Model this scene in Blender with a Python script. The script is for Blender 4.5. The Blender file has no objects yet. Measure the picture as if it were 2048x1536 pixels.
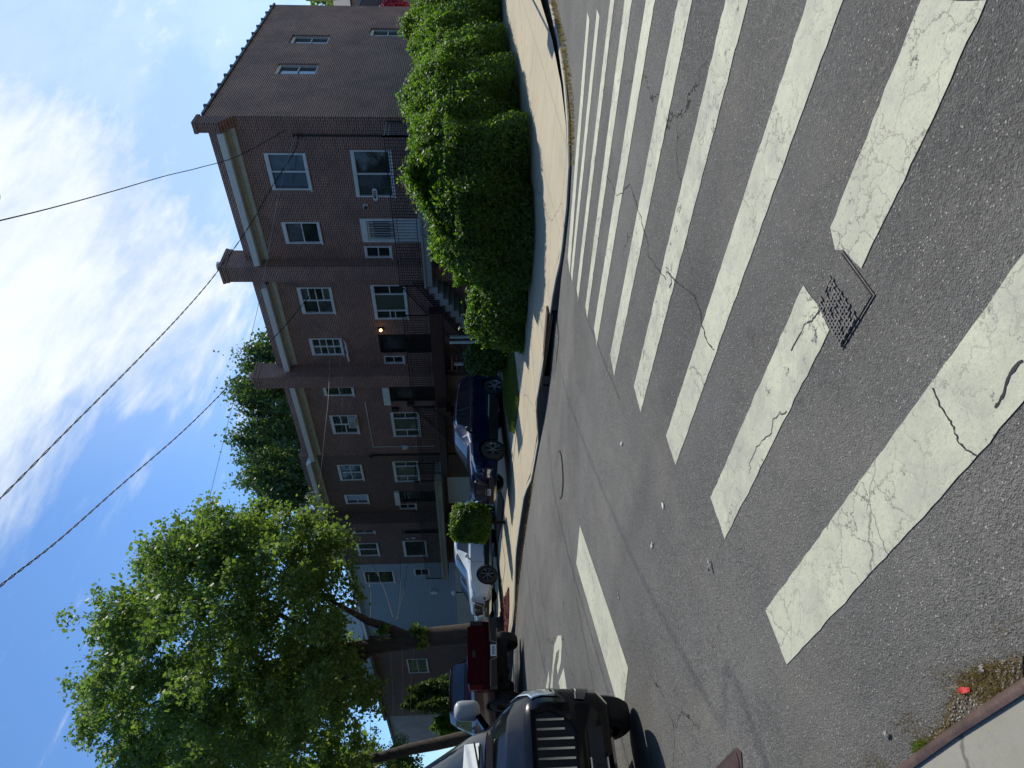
import bpy, bmesh, math, random
import numpy as np
from mathutils import Vector, Matrix, geometry
random.seed(7); rng = np.random.default_rng(7)
scn = bpy.context.scene
R = math.radians
# ------------------------------------------------------------------ camera
# world axes: X = along the street to the right, Y = across the street towards the houses, Z = up
F = 1365.0; PITCH = -0.0505; ROLL = -0.012; EYE = 1.5; YAW = R(44.8)
_fw0 = Vector((-math.sin(YAW), math.cos(YAW), 0)); _r0 = Vector((math.cos(YAW), math.sin(YAW), 0)); _u0 = Vector((0, 0, 1))
FW = _fw0*math.cos(PITCH) + _u0*math.sin(PITCH)
_u1 = -_fw0*math.sin(PITCH) + _u0*math.cos(PITCH)
RT = _r0*math.cos(ROLL) + _u1*math.sin(ROLL)
UP = -_r0*math.sin(ROLL) + _u1*math.cos(ROLL)
CAM = Vector((0, 0, EYE))
cd = bpy.data.cameras.new('camera'); cam = bpy.data.objects.new('camera', cd); scn.collection.objects.link(cam)
cd.sensor_fit = 'HORIZONTAL'; cd.sensor_width = 36; cd.lens = 36*F/2048; cd.clip_start = .05; cd.clip_end = 3000
m = Matrix.Identity(4)
for i in range(3):
    m[i][0] = -UP[i]; m[i][1] = RT[i]; m[i][2] = -FW[i]; m[i][3] = CAM[i]   # the phone was held turned by 90 degrees
cam.matrix_world = m; scn.camera = cam
# ------------------------------------------------------------------ sun, exposure, sky
SUN_AZ = R(40) - YAW      # measured clockwise from +Y
SUN_EL = R(49)
sd = Vector((math.sin(SUN_AZ)*math.cos(SUN_EL), math.cos(SUN_AZ)*math.cos(SUN_EL), math.sin(SUN_EL)))
sl = bpy.data.lights.new('sun', 'SUN'); sl.energy = 4.3; sl.angle = R(.53); sl.color = (1, .95, .84)
so = bpy.data.objects.new('sun', sl); scn.collection.objects.link(so); so.rotation_mode = 'QUATERNION'
so.rotation_quaternion = sd.to_track_quat('Z', 'Y'); so.location = (0, 0, 40)
scn.view_settings.view_transform = 'Standard'; scn.view_settings.look = 'None'
scn.view_settings.exposure = 0.15; scn.view_settings.gamma = 1
scn.cycles.max_bounces = 8; scn.cycles.transparent_max_bounces = 12
scn.cycles.caustics_reflective = False; scn.cycles.caustics_refractive = False
W = bpy.data.worlds.new('World'); scn.world = W; W.use_nodes = True
def px(x, y): return (RT*((768-y)/F) - UP*((x-1024)/F) + FW)
def build_world():
    nt = W.node_tree; nt.nodes.clear(); N = nt.nodes.new; L = nt.links.new
    out = N('ShaderNodeOutputWorld'); bg = N('ShaderNodeBackground'); bg.inputs['Strength'].default_value = .15
    sky = N('ShaderNodeTexSky'); sky.sky_type = 'NISHITA'; sky.sun_disc = False
    sky.sun_elevation = SUN_EL; sky.sun_rotation = SUN_AZ; sky.air_density = 1.0; sky.dust_density = .4; sky.ozone_density = 2.0
    tc = N('ShaderNodeTexCoord'); 
    def vec(op, a, b=None):
        n = N('ShaderNodeVectorMath'); n.operation = op
        for i, s in enumerate((a, b)):
            if s is None: continue
            if hasattr(s, 'is_linked'): L(s, n.inputs[i])
            else: n.inputs[i].default_value = s
        return n
    def mt(op, a, b=None, clamp=False):
        n = N('ShaderNodeMath'); n.operation = op; n.use_clamp = clamp
        for i, s in enumerate((a, b)):
            if s is None: continue
            if hasattr(s, 'is_linked'): L(s, n.inputs[i])
            else: n.inputs[i].default_value = s
        return n.outputs[0]
    D = vec('NORMALIZE', tc.outputs['Generated']).outputs[0]
    sep = N('ShaderNodeSeparateXYZ'); L(D, sep.inputs[0])
    den = mt('ADD', mt('MAXIMUM', sep.outputs[2], 0.0), .22)
    cb = N('ShaderNodeCombineXYZ'); L(mt('DIVIDE', sep.outputs[0], den), cb.inputs[0]); L(mt('DIVIDE', sep.outputs[1], den), cb.inputs[1])
    P2 = cb.outputs[0]
    def noise(v, sc, det=8, rough=.6, dist=0, mp=None):
        if mp:
            q = N('ShaderNodeMapping'); L(v, q.inputs[0]); q.inputs['Rotation'].default_value = (0, 0, mp[0]); q.inputs['Scale'].default_value = mp[1]; v = q.outputs[0]
        n = N('ShaderNodeTexNoise'); L(v, n.inputs['Vector']); n.inputs['Scale'].default_value = sc
        n.inputs['Detail'].default_value = det; n.inputs['Roughness'].default_value = rough; n.inputs['Distortion'].default_value = dist
        return n.outputs[0]
    def ramp(v, a, b):
        r = N('ShaderNodeMapRange'); r.interpolation_type = 'SMOOTHSTEP'; L(v, r.inputs[0]); r.inputs[1].default_value = a; r.inputs[2].default_value = b
        return r.outputs[0]
    def blob(x, y, rin, rout):          # soft cloud bank round one direction of the sky
        d = px(x, y).normalized(); n = vec('DOT_PRODUCT', D, tuple(d)).outputs['Value']
        return ramp(n, math.cos(R(rout)), math.cos(R(rin)))
    big = mt('MAXIMUM', blob(90, 520, 2, 17), blob(260, 600, 1, 13))
    big = mt('MAXIMUM', big, mt('MULTIPLY', blob(-350, 720, 6, 22), .9))
    big = mt('MAXIMUM', big, mt('MULTIPLY', blob(420, 690, 0, 11), .6))
    big = mt('MAXIMUM', big, mt('MULTIPLY', blob(150, 900, 0, 10), .45))
    streak = noise(P2, 3.2, 10, .62, .5, (R(20), (1, .42, 1)))
    fine = noise(P2, 14, 8, .65, .3, (R(60), (1, .35, 1)))
    st = mt('ADD', mt('MULTIPLY', streak, .72), mt('MULTIPLY', fine, .28))
    c1 = ramp(mt('ADD', st, mt('MULTIPLY', big, .46)), .66, .98)
    band = mt('MAXIMUM', blob(300, 300, 1, 7), mt('MAXIMUM', blob(190, 60, 1, 6), blob(330, 20, 0, 6)))
    c2 = mt('MULTIPLY', ramp(mt('ADD', fine, mt('MULTIPLY', band, .16)), .58, .84), .6)
    veil = mt('MULTIPLY', mt('MAXIMUM', blob(200, 130, 5, 32), 0.0), .42)
    c = mt('MAXIMUM', mt('MAXIMUM', c1, c2), veil)
    c = mt('MAXIMUM', c, mt('MULTIPLY', ramp(mt('ADD', st, mt('MULTIPLY', big, .1)), .52, .8), .28))
    above = ramp(sep.outputs[2], 0.0, .12)
    c = mt('MULTIPLY', c, above)
    sc = N('ShaderNodeMix'); sc.data_type = 'RGBA'; sc.blend_type = 'MULTIPLY'; sc.inputs['Factor'].default_value = 1.0
    L(sky.outputs[0], sc.inputs['A']); sc.inputs['B'].default_value = (.62, .85, 1.08, 1)
    mx = N('ShaderNodeMix'); mx.data_type = 'RGBA'; L(c, mx.inputs['Factor']); L(sc.outputs['Result'], mx.inputs['A'])
    cc_ = N('ShaderNodeMix'); cc_.data_type = 'RGBA'; L(ramp(st, .42, .62), cc_.inputs['Factor']); cc_.inputs['A'].default_value = (4.3, 5.0, 5.8, 1); cc_.inputs['B'].default_value = (5.9, 6.3, 6.6, 1); L(cc_.outputs['Result'], mx.inputs['B'])
    L(mx.outputs['Result'], bg.inputs['Color']); L(bg.outputs[0], out.inputs['Surface'])
build_world()
# ------------------------------------------------------------------ helpers
COL = scn.collection
def link(o): COL.objects.link(o); return o
def tag(o, label=None, cat=None, group=None, kind=None):
    if label: o['label'] = label
    if cat: o['category'] = cat
    if group: o['group'] = group
    if kind: o['kind'] = kind
    return o
def thing(name, loc, label, cat, group=None, rz=0.0):
    o = bpy.data.objects.new(name, None); link(o); o.location = loc; o.rotation_euler = (0, 0, rz); o.empty_display_size = .3
    o.matrix_world = Matrix.Translation(loc) @ Matrix.Rotation(rz, 4, 'Z')
    return tag(o, label, cat, group)
class MB:
    def __init__(s): s.v = []; s.f = []; s.mi = []; s.cur = 0
    def add(s, vs, fs, mi=None):
        b = len(s.v); s.v += [tuple(p) for p in vs]; s.f += [[i+b for i in q] for q in fs]; s.mi += [s.cur if mi is None else mi]*len(fs); return s
    def quad(s, a, b, c, d, mi=None): return s.add([a, b, c, d], [[0, 1, 2, 3]], mi)
    def box(s, x0, x1, y0, y1, z0, z1, mi=None):
        v = [(x0,y0,z0),(x1,y0,z0),(x1,y1,z0),(x0,y1,z0),(x0,y0,z1),(x1,y0,z1),(x1,y1,z1),(x0,y1,z1)]
        return s.add(v, [[0,3,2,1],[4,5,6,7],[0,1,5,4],[1,2,6,5],[2,3,7,6],[3,0,4,7]], mi)
    def obox(s, c, ax, ay, az, mi=None):   # oriented box from half-axis vectors
        c = Vector(c); v = []
        for k in (-1, 1):
            for j in (-1, 1):
                for i in (-1, 1): v.append(c+ax*i+ay*j+az*k)
        return s.add(v, [[0,2,3,1],[4,5,7,6],[0,1,5,4],[1,3,7,5],[3,2,6,7],[2,0,4,6]], mi)
    def bar(s, a, b, w, h=None, mi=None):
        a = Vector(a); b = Vector(b); h = h or w; d = (b-a)
        if d.length < 1e-6: return s
        n = d.normalized(); up = Vector((0,0,1)) if abs(n.z) < .95 else Vector((1,0,0))
        sx = n.cross(up).normalized(); sy = sx.cross(n).normalized()
        return s.obox((a+b)/2, d/2, sx*w/2, sy*h/2, mi)
    def tube(s, pts, rad, n=8, cap=True, mi=None):
        pts = [Vector(p) for p in pts]; rs = rad if hasattr(rad, '__len__') else [rad]*len(pts)
        b = len(s.v); prev = None
        for i, p in enumerate(pts):
            t = (pts[min(i+1, len(pts)-1)]-pts[max(i-1, 0)]).normalized()
            if prev is None:
                up = Vector((0,0,1)) if abs(t.z) < .9 else Vector((1,0,0)); sx = t.cross(up).normalized()
            else: sx = (prev - t*prev.dot(t)).normalized()
            prev = sx; sy = t.cross(sx)
            for k in range(n):
                a = 2*math.pi*k/n; s.v.append(tuple(p+(sx*math.cos(a)+sy*math.sin(a))*rs[i]))
        for i in range(len(pts)-1):
            for k in range(n):
                s.f.append([b+i*n+k, b+i*n+(k+1)%n, b+(i+1)*n+(k+1)%n, b+(i+1)*n+k]); s.mi.append(s.cur if mi is None else mi)
        if cap:
            s.f.append([b+k for k in range(n)][::-1]); s.mi.append(s.cur if mi is None else mi)
            s.f.append([b+(len(pts)-1)*n+k for k in range(n)]); s.mi.append(s.cur if mi is None else mi)
        return s
    def lathe(s, prof, c=(0,0,0), axis='Z', n=24, mi=None):
        b = len(s.v); c = Vector(c)
        for r, h in prof:
            for k in range(n):
                a = 2*math.pi*k/n; q = (r*math.cos(a), r*math.sin(a), h)
                if axis == 'Y': q = (q[0], q[2], q[1])
                elif axis == 'X': q = (q[2], q[0], q[1])
                s.v.append(tuple(c+Vector(q)))
        for i in range(len(prof)-1):
            for k in range(n):
                s.f.append([b+i*n+k, b+i*n+(k+1)%n, b+(i+1)*n+(k+1)%n, b+(i+1)*n+k]); s.mi.append(s.cur if mi is None else mi)
        return s
    def sphere(s, c, r, n=16, mi=None, sq=(1,1,1)):
        pr = [(max(1e-4, math.sin(math.pi*i/n)), -math.cos(math.pi*i/n)) for i in range(n+1)]
        t = MB().lathe(pr, n=n*2); return s.add([(c[0]+v[0]*r*sq[0], c[1]+v[1]*r*sq[1], c[2]+v[2]*r*sq[2]) for v in t.v], t.f, mi)
    def build(s, name, mat=None, parent=None, smooth=False, local=False, mats=None):
        me = bpy.data.meshes.new(name); me.from_pydata(s.v, [], s.f); me.update()
        for mm in (mats or [mat]): me.materials.append(mm)
        if mats: me.polygons.foreach_set('material_index', s.mi)
        if smooth: me.polygons.foreach_set('use_smooth', [True]*len(me.polygons))
        o = link(bpy.data.objects.new(name, me))
        if parent is not None: attach(o, parent, local)
        return o
def worldm(o):
    mm = o.matrix_basis if o.type != 'EMPTY' or True else None
    mm = Matrix.LocRotScale(o.location, o.rotation_euler if o.rotation_mode != 'QUATERNION' else o.rotation_quaternion, o.scale)
    return (worldm(o.parent) @ o.matrix_parent_inverse @ mm) if o.parent else mm
def attach(o, parent, local=False):
    o.parent = parent
    if not local: o.matrix_parent_inverse = worldm(parent).inverted()
    return o
def kids(o): return [c for c in bpy.data.objects if c.parent == o]
def copy_tree(o, parent=None):
    c = o.copy(); COL.objects.link(c)
    if parent is not None:
        mi = o.matrix_parent_inverse.copy(); c.parent = parent; c.matrix_parent_inverse = mi
    for ch in kids(o): copy_tree(ch, c)
    return c
def recalc(o):
    bm = bmesh.new(); bm.from_mesh(o.data); bmesh.ops.remove_doubles(bm, verts=bm.verts, dist=1e-5); bmesh.ops.recalc_face_normals(bm, faces=bm.faces); bm.to_mesh(o.data); bm.free(); return o
def sharp(o, ang=35):
    o.data.polygons.foreach_set('use_smooth', [True]*len(o.data.polygons)); o.data.set_sharp_from_angle(angle=R(ang)); return o
# ------------------------------------------------------------------ pixel rays onto planes (used to read positions off)
def onY(x, y, Y): d = px(x, y); t = (Y-CAM.y)/d.y; return CAM+d*t
def onX(x, y, X): d = px(x, y); t = (X-CAM.x)/d.x; return CAM+d*t
def atD(x, y, D): return CAM+px(x, y)*D
# ------------------------------------------------------------------ ground heights
def _smooth(xs, ys, w):
    g = np.arange(-100, 100, .05); v = np.interp(g, xs, ys); k = np.exp(-.5*(np.arange(-60, 61)*.05/w)**2); k /= k.sum(); v = np.convolve(np.pad(v, 60, 'edge'), k, 'valid'); return g, v
_gq = _smooth([-60,6.5,8.7,11.4,14,17,20,23,30,60], [0,0,-.05,.03,.2,.33,.37,.38,.42,.6], .8)
_gp = _smooth([-30,0,1.7,4,6,8,10.3,13,60], [-.28,-.25,-.2,-.1,-.01,.045,-.035,.02,.3], .55)
def _Q(s): return np.interp(s, *_gq)
def _P(n): return np.interp(n, *_gp)
def road_z(X, Y): 
    Yr = np.asarray(Y, float)
    return _P(Yr) + _Q(-np.asarray(X, float))
def KH(s): return np.interp(s, [3,5,6.9,7.9,10.9,11.6,12.1,13.6,14.2,17,18.6,20,21.5,22.5,60], [.05,.05,.06,.13,.23,.13,.05,.05,.17,.18,.12,.08,.10,.2,.2])
def lot_z(X, Y):
    s = -np.asarray(X, float); n = np.asarray(Y, float)
    k = _Q(s) + _P(np.minimum(n, 10.3)) + KH(s)
    t13 = np.interp(s, [3,5,8,11.7,15.8,19,22.6,30,60], [.12,.13,.22,.31,.50,.66,.76,.8,1.0])
    t21 = np.interp(s, [3,5,9,14,25,35,60], [.35,.45,.8,.95,1.05,1.15,1.4])
    a = np.clip((n-10.3)/3.0, 0, 1); b = np.clip((n-13.3)/8.0, 0, 1)
    return np.where(n < 13.3, k*(1-a)+t13*a, t13*(1-b)+t21*b)
def hit(x, y, zf):
    d = px(x, y); z = 0.0
    for _ in range(40):
        t = (z-EYE)/d.z; p = CAM+d*t; z = float(zf(p.x, p.y))*.7+z*.3
    return p
def onR(x, y): return hit(x, y, road_z)
def onL(x, y): return hit(x, y, lot_z)
def sheet(name, poly, zf, dz, mat, sp=.4, skirt=0, parent=None, label=None, kind='structure', holes=()):
    poly = [Vector((p[0], p[1])) for p in poly]
    dense = []
    for i, a in enumerate(poly):
        b = poly[(i+1) % len(poly)]; n = max(1, int((b-a).length/sp))
        dense += [a.lerp(b, k/n) for k in range(n)]
    xs = [p.x for p in poly]; ys = [p.y for p in poly]
    pts = list(dense); A = np.array([(p.x, p.y) for p in dense]); nx = int((max(xs)-min(xs))/sp); ny = int((max(ys)-min(ys))/sp)
    gx, gy = np.meshgrid(min(xs)+(np.arange(nx+1)+.37)*sp, min(ys)+(np.arange(ny+1)+.41)*sp); G = np.stack([gx.ravel(), gy.ravel()], 1)
    ins = np.zeros(len(G), bool); j = len(poly)-1
    for i in range(len(poly)):
        a, b = poly[i], poly[j]
        c = ((a.y > G[:,1]) != (b.y > G[:,1])) & (G[:,0] < (b.x-a.x)*(G[:,1]-a.y)/((b.y-a.y) or 1e-9)+a.x); ins ^= c; j = i
    G = G[ins]
    if len(G):
        keep = np.ones(len(G), bool)
        for k in range(0, len(G), 2000):
            q = G[k:k+2000]; d = np.min(((q[:,None]-A[None])**2).sum(2), 1); keep[k:k+2000] = d > (sp*.35)**2
        pts += [Vector(p) for p in G[keep]]
    vs, _, fs, *_r = geometry.delaunay_2d_cdt(pts, [], [list(range(len(dense)))], 1, 1e-5)
    V = np.array([(v.x, v.y) for v in vs]); Z = zf(V[:,0], V[:,1])+dz
    mb = MB(); mb.add([(V[i,0], V[i,1], Z[i]) for i in range(len(V))], [list(f) for f in fs])
    if skirt:
        D = np.array([(p.x, p.y) for p in dense]); Zd = zf(D[:,0], D[:,1])+dz; n = len(D)
        mb.add([(D[i,0], D[i,1], Zd[i]) for i in range(n)]+[(D[i,0], D[i,1], Zd[i]-skirt) for i in range(n)], [[i, (i+1)%n, n+(i+1)%n, n+i] for i in range(n)])
    o = mb.build(name, mat, parent); recalc(o); sharp(o, 40)
    for p in o.data.polygons[:1]: pass
    if o.data.polygons[0].normal.z < -.5: o.data.flip_normals()
    if parent is None and kind: o['kind'] = kind
    return o
def leaves(name, C, size, mat, parent=None, up=.35, aspect=1.6, jitter=.35, nrm=None):
    """many small pointed leaf faces round the given centres"""
    C = np.asarray(C, float); n = len(C)
    N = rng.normal(size=(n,3)); N[:,2] = np.abs(N[:,2])*.8+up
    if nrm is not None: N = N*.6 + nrm
    N /= np.linalg.norm(N, axis=1)[:,None]
    T = rng.normal(size=(n,3)); T -= N*(T*N).sum(1)[:,None]; T /= np.linalg.norm(T, axis=1)[:,None]; B = np.cross(N, T)
    s = size*(1+jitter*rng.normal(size=n)).clip(.4, 1.9); s = s[:,None]
    a = C-T*s*.5*aspect; b = C+B*s*.42-T*s*.1; c = C+T*s*.5*aspect+N*s*.12; d = C-B*s*.42-T*s*.1
    V = np.stack([a, b, c, d], 1).reshape(-1, 3)
    me = bpy.data.meshes.new(name); me.vertices.add(len(V)); me.vertices.foreach_set('co', V.ravel())
    me.loops.add(4*n); me.loops.foreach_set('vertex_index', np.arange(4*n, dtype=np.int32))
    me.polygons.add(n); me.polygons.foreach_set('loop_start', np.arange(0, 4*n, 4, dtype=np.int32)); me.polygons.foreach_set('loop_total', np.full(n, 4, dtype=np.int32))
    me.update(); at = me.attributes.new('rnd', 'FLOAT', 'FACE'); at.data.foreach_set('value', rng.random(n).astype(np.float32))
    me.materials.append(mat); o = link(bpy.data.objects.new(name, me))
    if parent is not None: attach(o, parent)
    return o
# ------------------------------------------------------------------ materials
class NT:
    def __init__(s, name):
        s.m = bpy.data.materials.new(name); s.m.use_nodes = True; s.t = s.m.node_tree; s.t.nodes.clear()
        s.out = s.N('ShaderNodeOutputMaterial'); s.b = s.N('ShaderNodeBsdfPrincipled'); s.L(s.b.outputs[0], s.out.inputs[0])
        g = s.N('ShaderNodeNewGeometry'); s.geo = g; s.P = g.outputs['Position']
        tc = s.N('ShaderNodeTexCoord'); s.O = tc.outputs['Object']
    def N(s, t): return s.t.nodes.new(t)
    def L(s, a, b): s.t.links.new(a, b)
    def set(s, **k):
        for a, v in k.items():
            i = s.b.inputs[a.replace('_', ' ')]
            if hasattr(v, 'is_linked'): s.L(v, i)
            else: i.default_value = (*v, 1) if isinstance(v, tuple) and len(v) == 3 and i.type == 'RGBA' else v
        return s
    def mapping(s, v, sc=(1,1,1), rot=(0,0,0), loc=(0,0,0)):
        q = s.N('ShaderNodeMapping'); s.L(v, q.inputs[0]); q.inputs['Scale'].default_value = sc; q.inputs['Rotation'].default_value = rot; q.inputs['Location'].default_value = loc; return q.outputs[0]
    def noise(s, sc, det=5, rough=.55, v=None, dist=0, col=False):
        n = s.N('ShaderNodeTexNoise'); s.L(v or s.P, n.inputs['Vector']); n.inputs['Scale'].default_value = sc; n.inputs['Detail'].default_value = det
        n.inputs['Roughness'].default_value = rough; n.inputs['Distortion'].default_value = dist; return n.outputs[1 if col else 0]
    def vor(s, sc, feat='F1', v=None, out=0):
        n = s.N('ShaderNodeTexVoronoi'); n.feature = feat; s.L(v or s.P, n.inputs['Vector']); n.inputs['Scale'].default_value = sc; return n.outputs[out]
    def mr(s, v, a, b, c=0., d=1., smooth=False):
        r = s.N('ShaderNodeMapRange'); s.L(v, r.inputs[0])
        if smooth: r.interpolation_type = 'SMOOTHSTEP'
        for i, q in enumerate((a, b, c, d)): r.inputs[i+1].default_value = q
        return r.outputs[0]
    def math(s, op, a, b=None):
        n = s.N('ShaderNodeMath'); n.operation = op
        for i, q in enumerate((a, b)):
            if q is None: continue
            if hasattr(q, 'is_linked'): s.L(q, n.inputs[i])
            else: n.inputs[i].default_value = q
        return n.outputs[0]
    def mix(s, f, a, b, mode='MIX'):
        n = s.N('ShaderNodeMix'); n.data_type = 'RGBA'; n.blend_type = mode
        for k, q in (('Factor', f), ('A', a), ('B', b)):
            i = [z for z in n.inputs if z.name == k and (z.type == 'RGBA' if k != 'Factor' else z.type == 'VALUE')][0]
            if hasattr(q, 'is_linked'): s.L(q, i)
            else: i.default_value = (*q, 1) if isinstance(q, tuple) and len(q) == 3 else q
        return [o for o in n.outputs if o.type == 'RGBA'][0]
    def bump(s, h, strength=.3, dist=.01):
        n = s.N('ShaderNodeBump'); n.inputs['Strength'].default_value = strength; n.inputs['Distance'].default_value = dist; s.L(h, n.inputs['Height']); s.L(n.outputs[0], s.b.inputs['Normal']); return s
def plain(name, col, rough=.6, metal=0., var=.12, sc=6, bump=0, spec=.5, coat=0):
    t = NT(name); n = t.noise(sc, 6, .6, v=t.O)
    c = t.mix(t.mr(n, .3, .7), tuple(x*(1-var) for x in col), tuple(min(1, x*(1+var)) for x in col))
    t.set(Base_Color=c, Roughness=rough, Metallic=metal); t.b.inputs['Specular IOR Level'].default_value = spec
    if coat: t.b.inputs['Coat Weight'].default_value = coat; t.b.inputs['Coat Roughness'].default_value = .04
    if bump: t.bump(t.noise(sc*6, 5, .6, v=t.O), bump, .01)
    return t.m
def carpaint(name, col, metal=.3, coat=1, spec=.5):
    t = NT(name); n = t.noise(1.7, 4, .6, v=t.O); dust = t.mr(t.noise(5, 8, .7, v=t.O), .5, .85, 0, .03)
    c = t.mix(dust, col, (.3, .28, .25)); t.set(Base_Color=c, Roughness=t.mr(n, .3, .7, .16, .26), Metallic=metal)
    t.b.inputs['Coat Weight'].default_value = coat; t.b.inputs['Specular IOR Level'].default_value = spec; t.b.inputs['Coat Roughness'].default_value = .04; return t.m
def asphalt():
    t = NT('asphalt'); big = t.noise(.35, 5, .6); mid = t.noise(2.2, 6, .65); g1 = t.noise(75, 3, .7); g2 = t.noise(190, 2, .6); agg = t.vor(150, 'F1')
    aggc = t.vor(150, 'F1', out=1)
    c = t.mix(t.mr(big, .35, .65), (.096, .092, .085), (.160, .153, .139)); c = t.mix(t.mr(mid, .35, .75, 0, .55), c, (.072, .071, .071)); pt_ = t.mr(t.noise(.42, 2, .4, v=t.mapping(t.P, loc=(3.3, 7.7, 1))), .60, .625, 0, .35); c = t.mix(pt_, c, (.050, .050, .052))
    sp = t.N('ShaderNodeSeparateColor'); t.L(aggc, sp.inputs[0])
    sp6 = t.N('ShaderNodeSeparateColor'); t.L(t.vor(62, 'F1', out=1), sp6.inputs[0]); gm = t.math('ADD', t.math('ADD', t.math('MULTIPLY', sp.outputs[0], .27), t.math('MULTIPLY', sp6.outputs[0], .20)), t.math('MULTIPLY', g1, .53))
    rough = t.mr(t.noise(.28, 3, .55, v=t.mapping(t.P, loc=(8, 2, 5))), .4, .62, .45, 1.0)
    c = t.mix(t.math('MULTIPLY', t.mr(gm, .52, .86), rough), c, (.27, .262, .245)); c = t.mix(t.math('MULTIPLY', t.mr(gm, .46, .22), rough), c, (.022, .022, .023))
    c = t.mix(t.mr(sp.outputs[1], .972, .99, 0, .75), c, (.40, .38, .35)); c = t.mix(t.mr(g2, .55, .75, 0, .35), c, (.2, .195, .185))
    st = t.noise(1.1, 4, .5, v=t.mapping(t.P, (.08, 1, 1))); c = t.mix(t.mr(st, .46, .72, 0, .38), c, (.17, .168, .16))
    st2 = t.noise(.8, 4, .5, v=t.mapping(t.P, (.1, 1, 1), loc=(2, 3, 0))); c = t.mix(t.mr(st2, .56, .74, 0, .4), c, (.06, .06, .062))
    dust = t.math('MULTIPLY', t.mr(t.noise(.9, 7, .7), .52, .74), .38); c = t.mix(dust, c, (.21, .195, .155))
    oil = t.mr(t.noise(2.6, 4, .6, v=t.mapping(t.P, loc=(4, 9, 2))), .68, .76, 0, .5); c = t.mix(oil, c, (.035, .035, .038))
    pale = t.mr(t.noise(1.9, 5, .7, v=t.mapping(t.P, loc=(14, 3, 2))), .66, .74, 0, .35); c = t.mix(pale, c, (.24, .235, .22))
    w = t.mapping(t.P, (.32, .32, .32)); cr = t.vor(1.0, 'DISTANCE_TO_EDGE', v=t.mix(.12, w, t.noise(3, 4, .6, col=True)))
    msk = t.mr(t.noise(.25, 2, .5, v=t.mapping(t.P, loc=(3, 1, 0))), .5, .56)
    c = t.mix(t.math('MULTIPLY', t.mr(cr, .0025, .0012), msk), c, (.012, .012, .012))
    t.set(Base_Color=c, Roughness=.88); t.b.inputs['Specular IOR Level'].default_value = .3
    t.bump(t.math('ADD', t.mr(g1, .3, .7), t.math('MULTIPLY', agg, .9)), .8, .007); return t.m
def roadpaint(name, worn=.5):
    t = NT(name); big = t.noise(1.3, 6, .65); fine = t.noise(60, 4, .75)
    c = t.mix(t.mr(big, .35, .7), (.50, .505, .375), (.40, .405, .31)); c = t.mix(t.mr(t.noise(5, 8, .72), .5, .72, 0, .6), c, (.34, .34, .31))
    c = t.mix(t.mr(fine, .56, .66, 0, .5), c, (.2, .2, .19))
    wv = t.mix(.22, t.P, t.noise(6, 5, .6, col=True)); cr = t.vor(6.5, 'DISTANCE_TO_EDGE', v=wv); msk = t.mr(t.noise(1.1, 3, .5, v=t.mapping(t.P, loc=(7, 2, 0))), .38, .62)
    c = t.mix(t.math('MULTIPLY', t.mr(cr, .024, .006, 0, .95), msk), c, (.13, .12, .10)); c = t.mix(t.mr(t.noise(2.6, 8, .75, v=t.mapping(t.P, loc=(2, 2, 9))), .44, .66, 0, .35+.35*worn), c, (.25, .245, .215)); c = t.mix(t.mr(t.noise(140, 3, .7), .5, .72, 0, .35), c, (.22, .21, .19))
    wv2 = t.mix(.1, t.mapping(t.P, (.5, .5, .5)), t.noise(2, 5, .6, col=True)); cr2 = t.vor(1.9, 'DISTANCE_TO_EDGE', v=wv2)
    cr2m = t.mr(t.noise(.8, 2, .5, v=t.mapping(t.P, loc=(1, 5, 0))), .50, .56); c = t.mix(t.math('MULTIPLY', t.mr(cr2, .004, .0015, 0, .6), cr2m), c, (.05, .05, .05))
    chip = t.mr(t.math('ADD', t.noise(9, 8, .75), t.math('MULTIPLY', t.noise(70, 3, .7), .25)), .775-.06*worn, .84-.06*worn)
    c = t.mix(chip, c, (.07, .07, .07))
    t.set(Base_Color=c, Roughness=.75); t.bump(t.math('ADD', fine, t.math('MULTIPLY', cr, 2.0)), .35, .006); return t.m
def concrete(name, a, b, joint=None, dark=.5):
    t = NT(name); c = t.mix(t.mr(t.noise(.8, 7, .65), .35, .7), a, b); c = t.mix(t.mr(t.noise(25, 6, .7), .5, .8, 0, .4), c, tuple(x*.55 for x in a))
    c = t.mix(t.mr(t.noise(3.5, 8, .7, v=t.mapping(t.P, loc=(3, 3, 3))), .58, .72, 0, dark), c, tuple(x*.5 for x in a))
    if joint:
        sx = t.N('ShaderNodeSeparateXYZ'); t.L(t.P, sx.inputs[0]); j = None
        for k, (pitch, off) in enumerate(joint):
            if not pitch: continue
            f = t.math('ABSOLUTE', t.math('SUBTRACT', t.math('FRACT', t.math('ADD', t.math('DIVIDE', sx.outputs[k], pitch), off)), .5))
            q = t.mr(f, .5-.011/pitch, .5-.006/pitch); j = q if j is None else t.math('MAXIMUM', j, q)
        c = t.mix(t.math('MULTIPLY', j, .75), c, tuple(x*.25 for x in a))
    wv = t.mix(.2, t.mapping(t.P, (.5,.5,.5)), t.noise(2, 5, .6, col=True)); cr = t.vor(.6, 'DISTANCE_TO_EDGE', v=wv); c = t.mix(t.mr(cr, .004, .0015, 0, .7), c, tuple(x*.25 for x in a))
    t.set(Base_Color=c, Roughness=.88); t.bump(t.noise(70, 4, .7), .3, .004); return t.m
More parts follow.
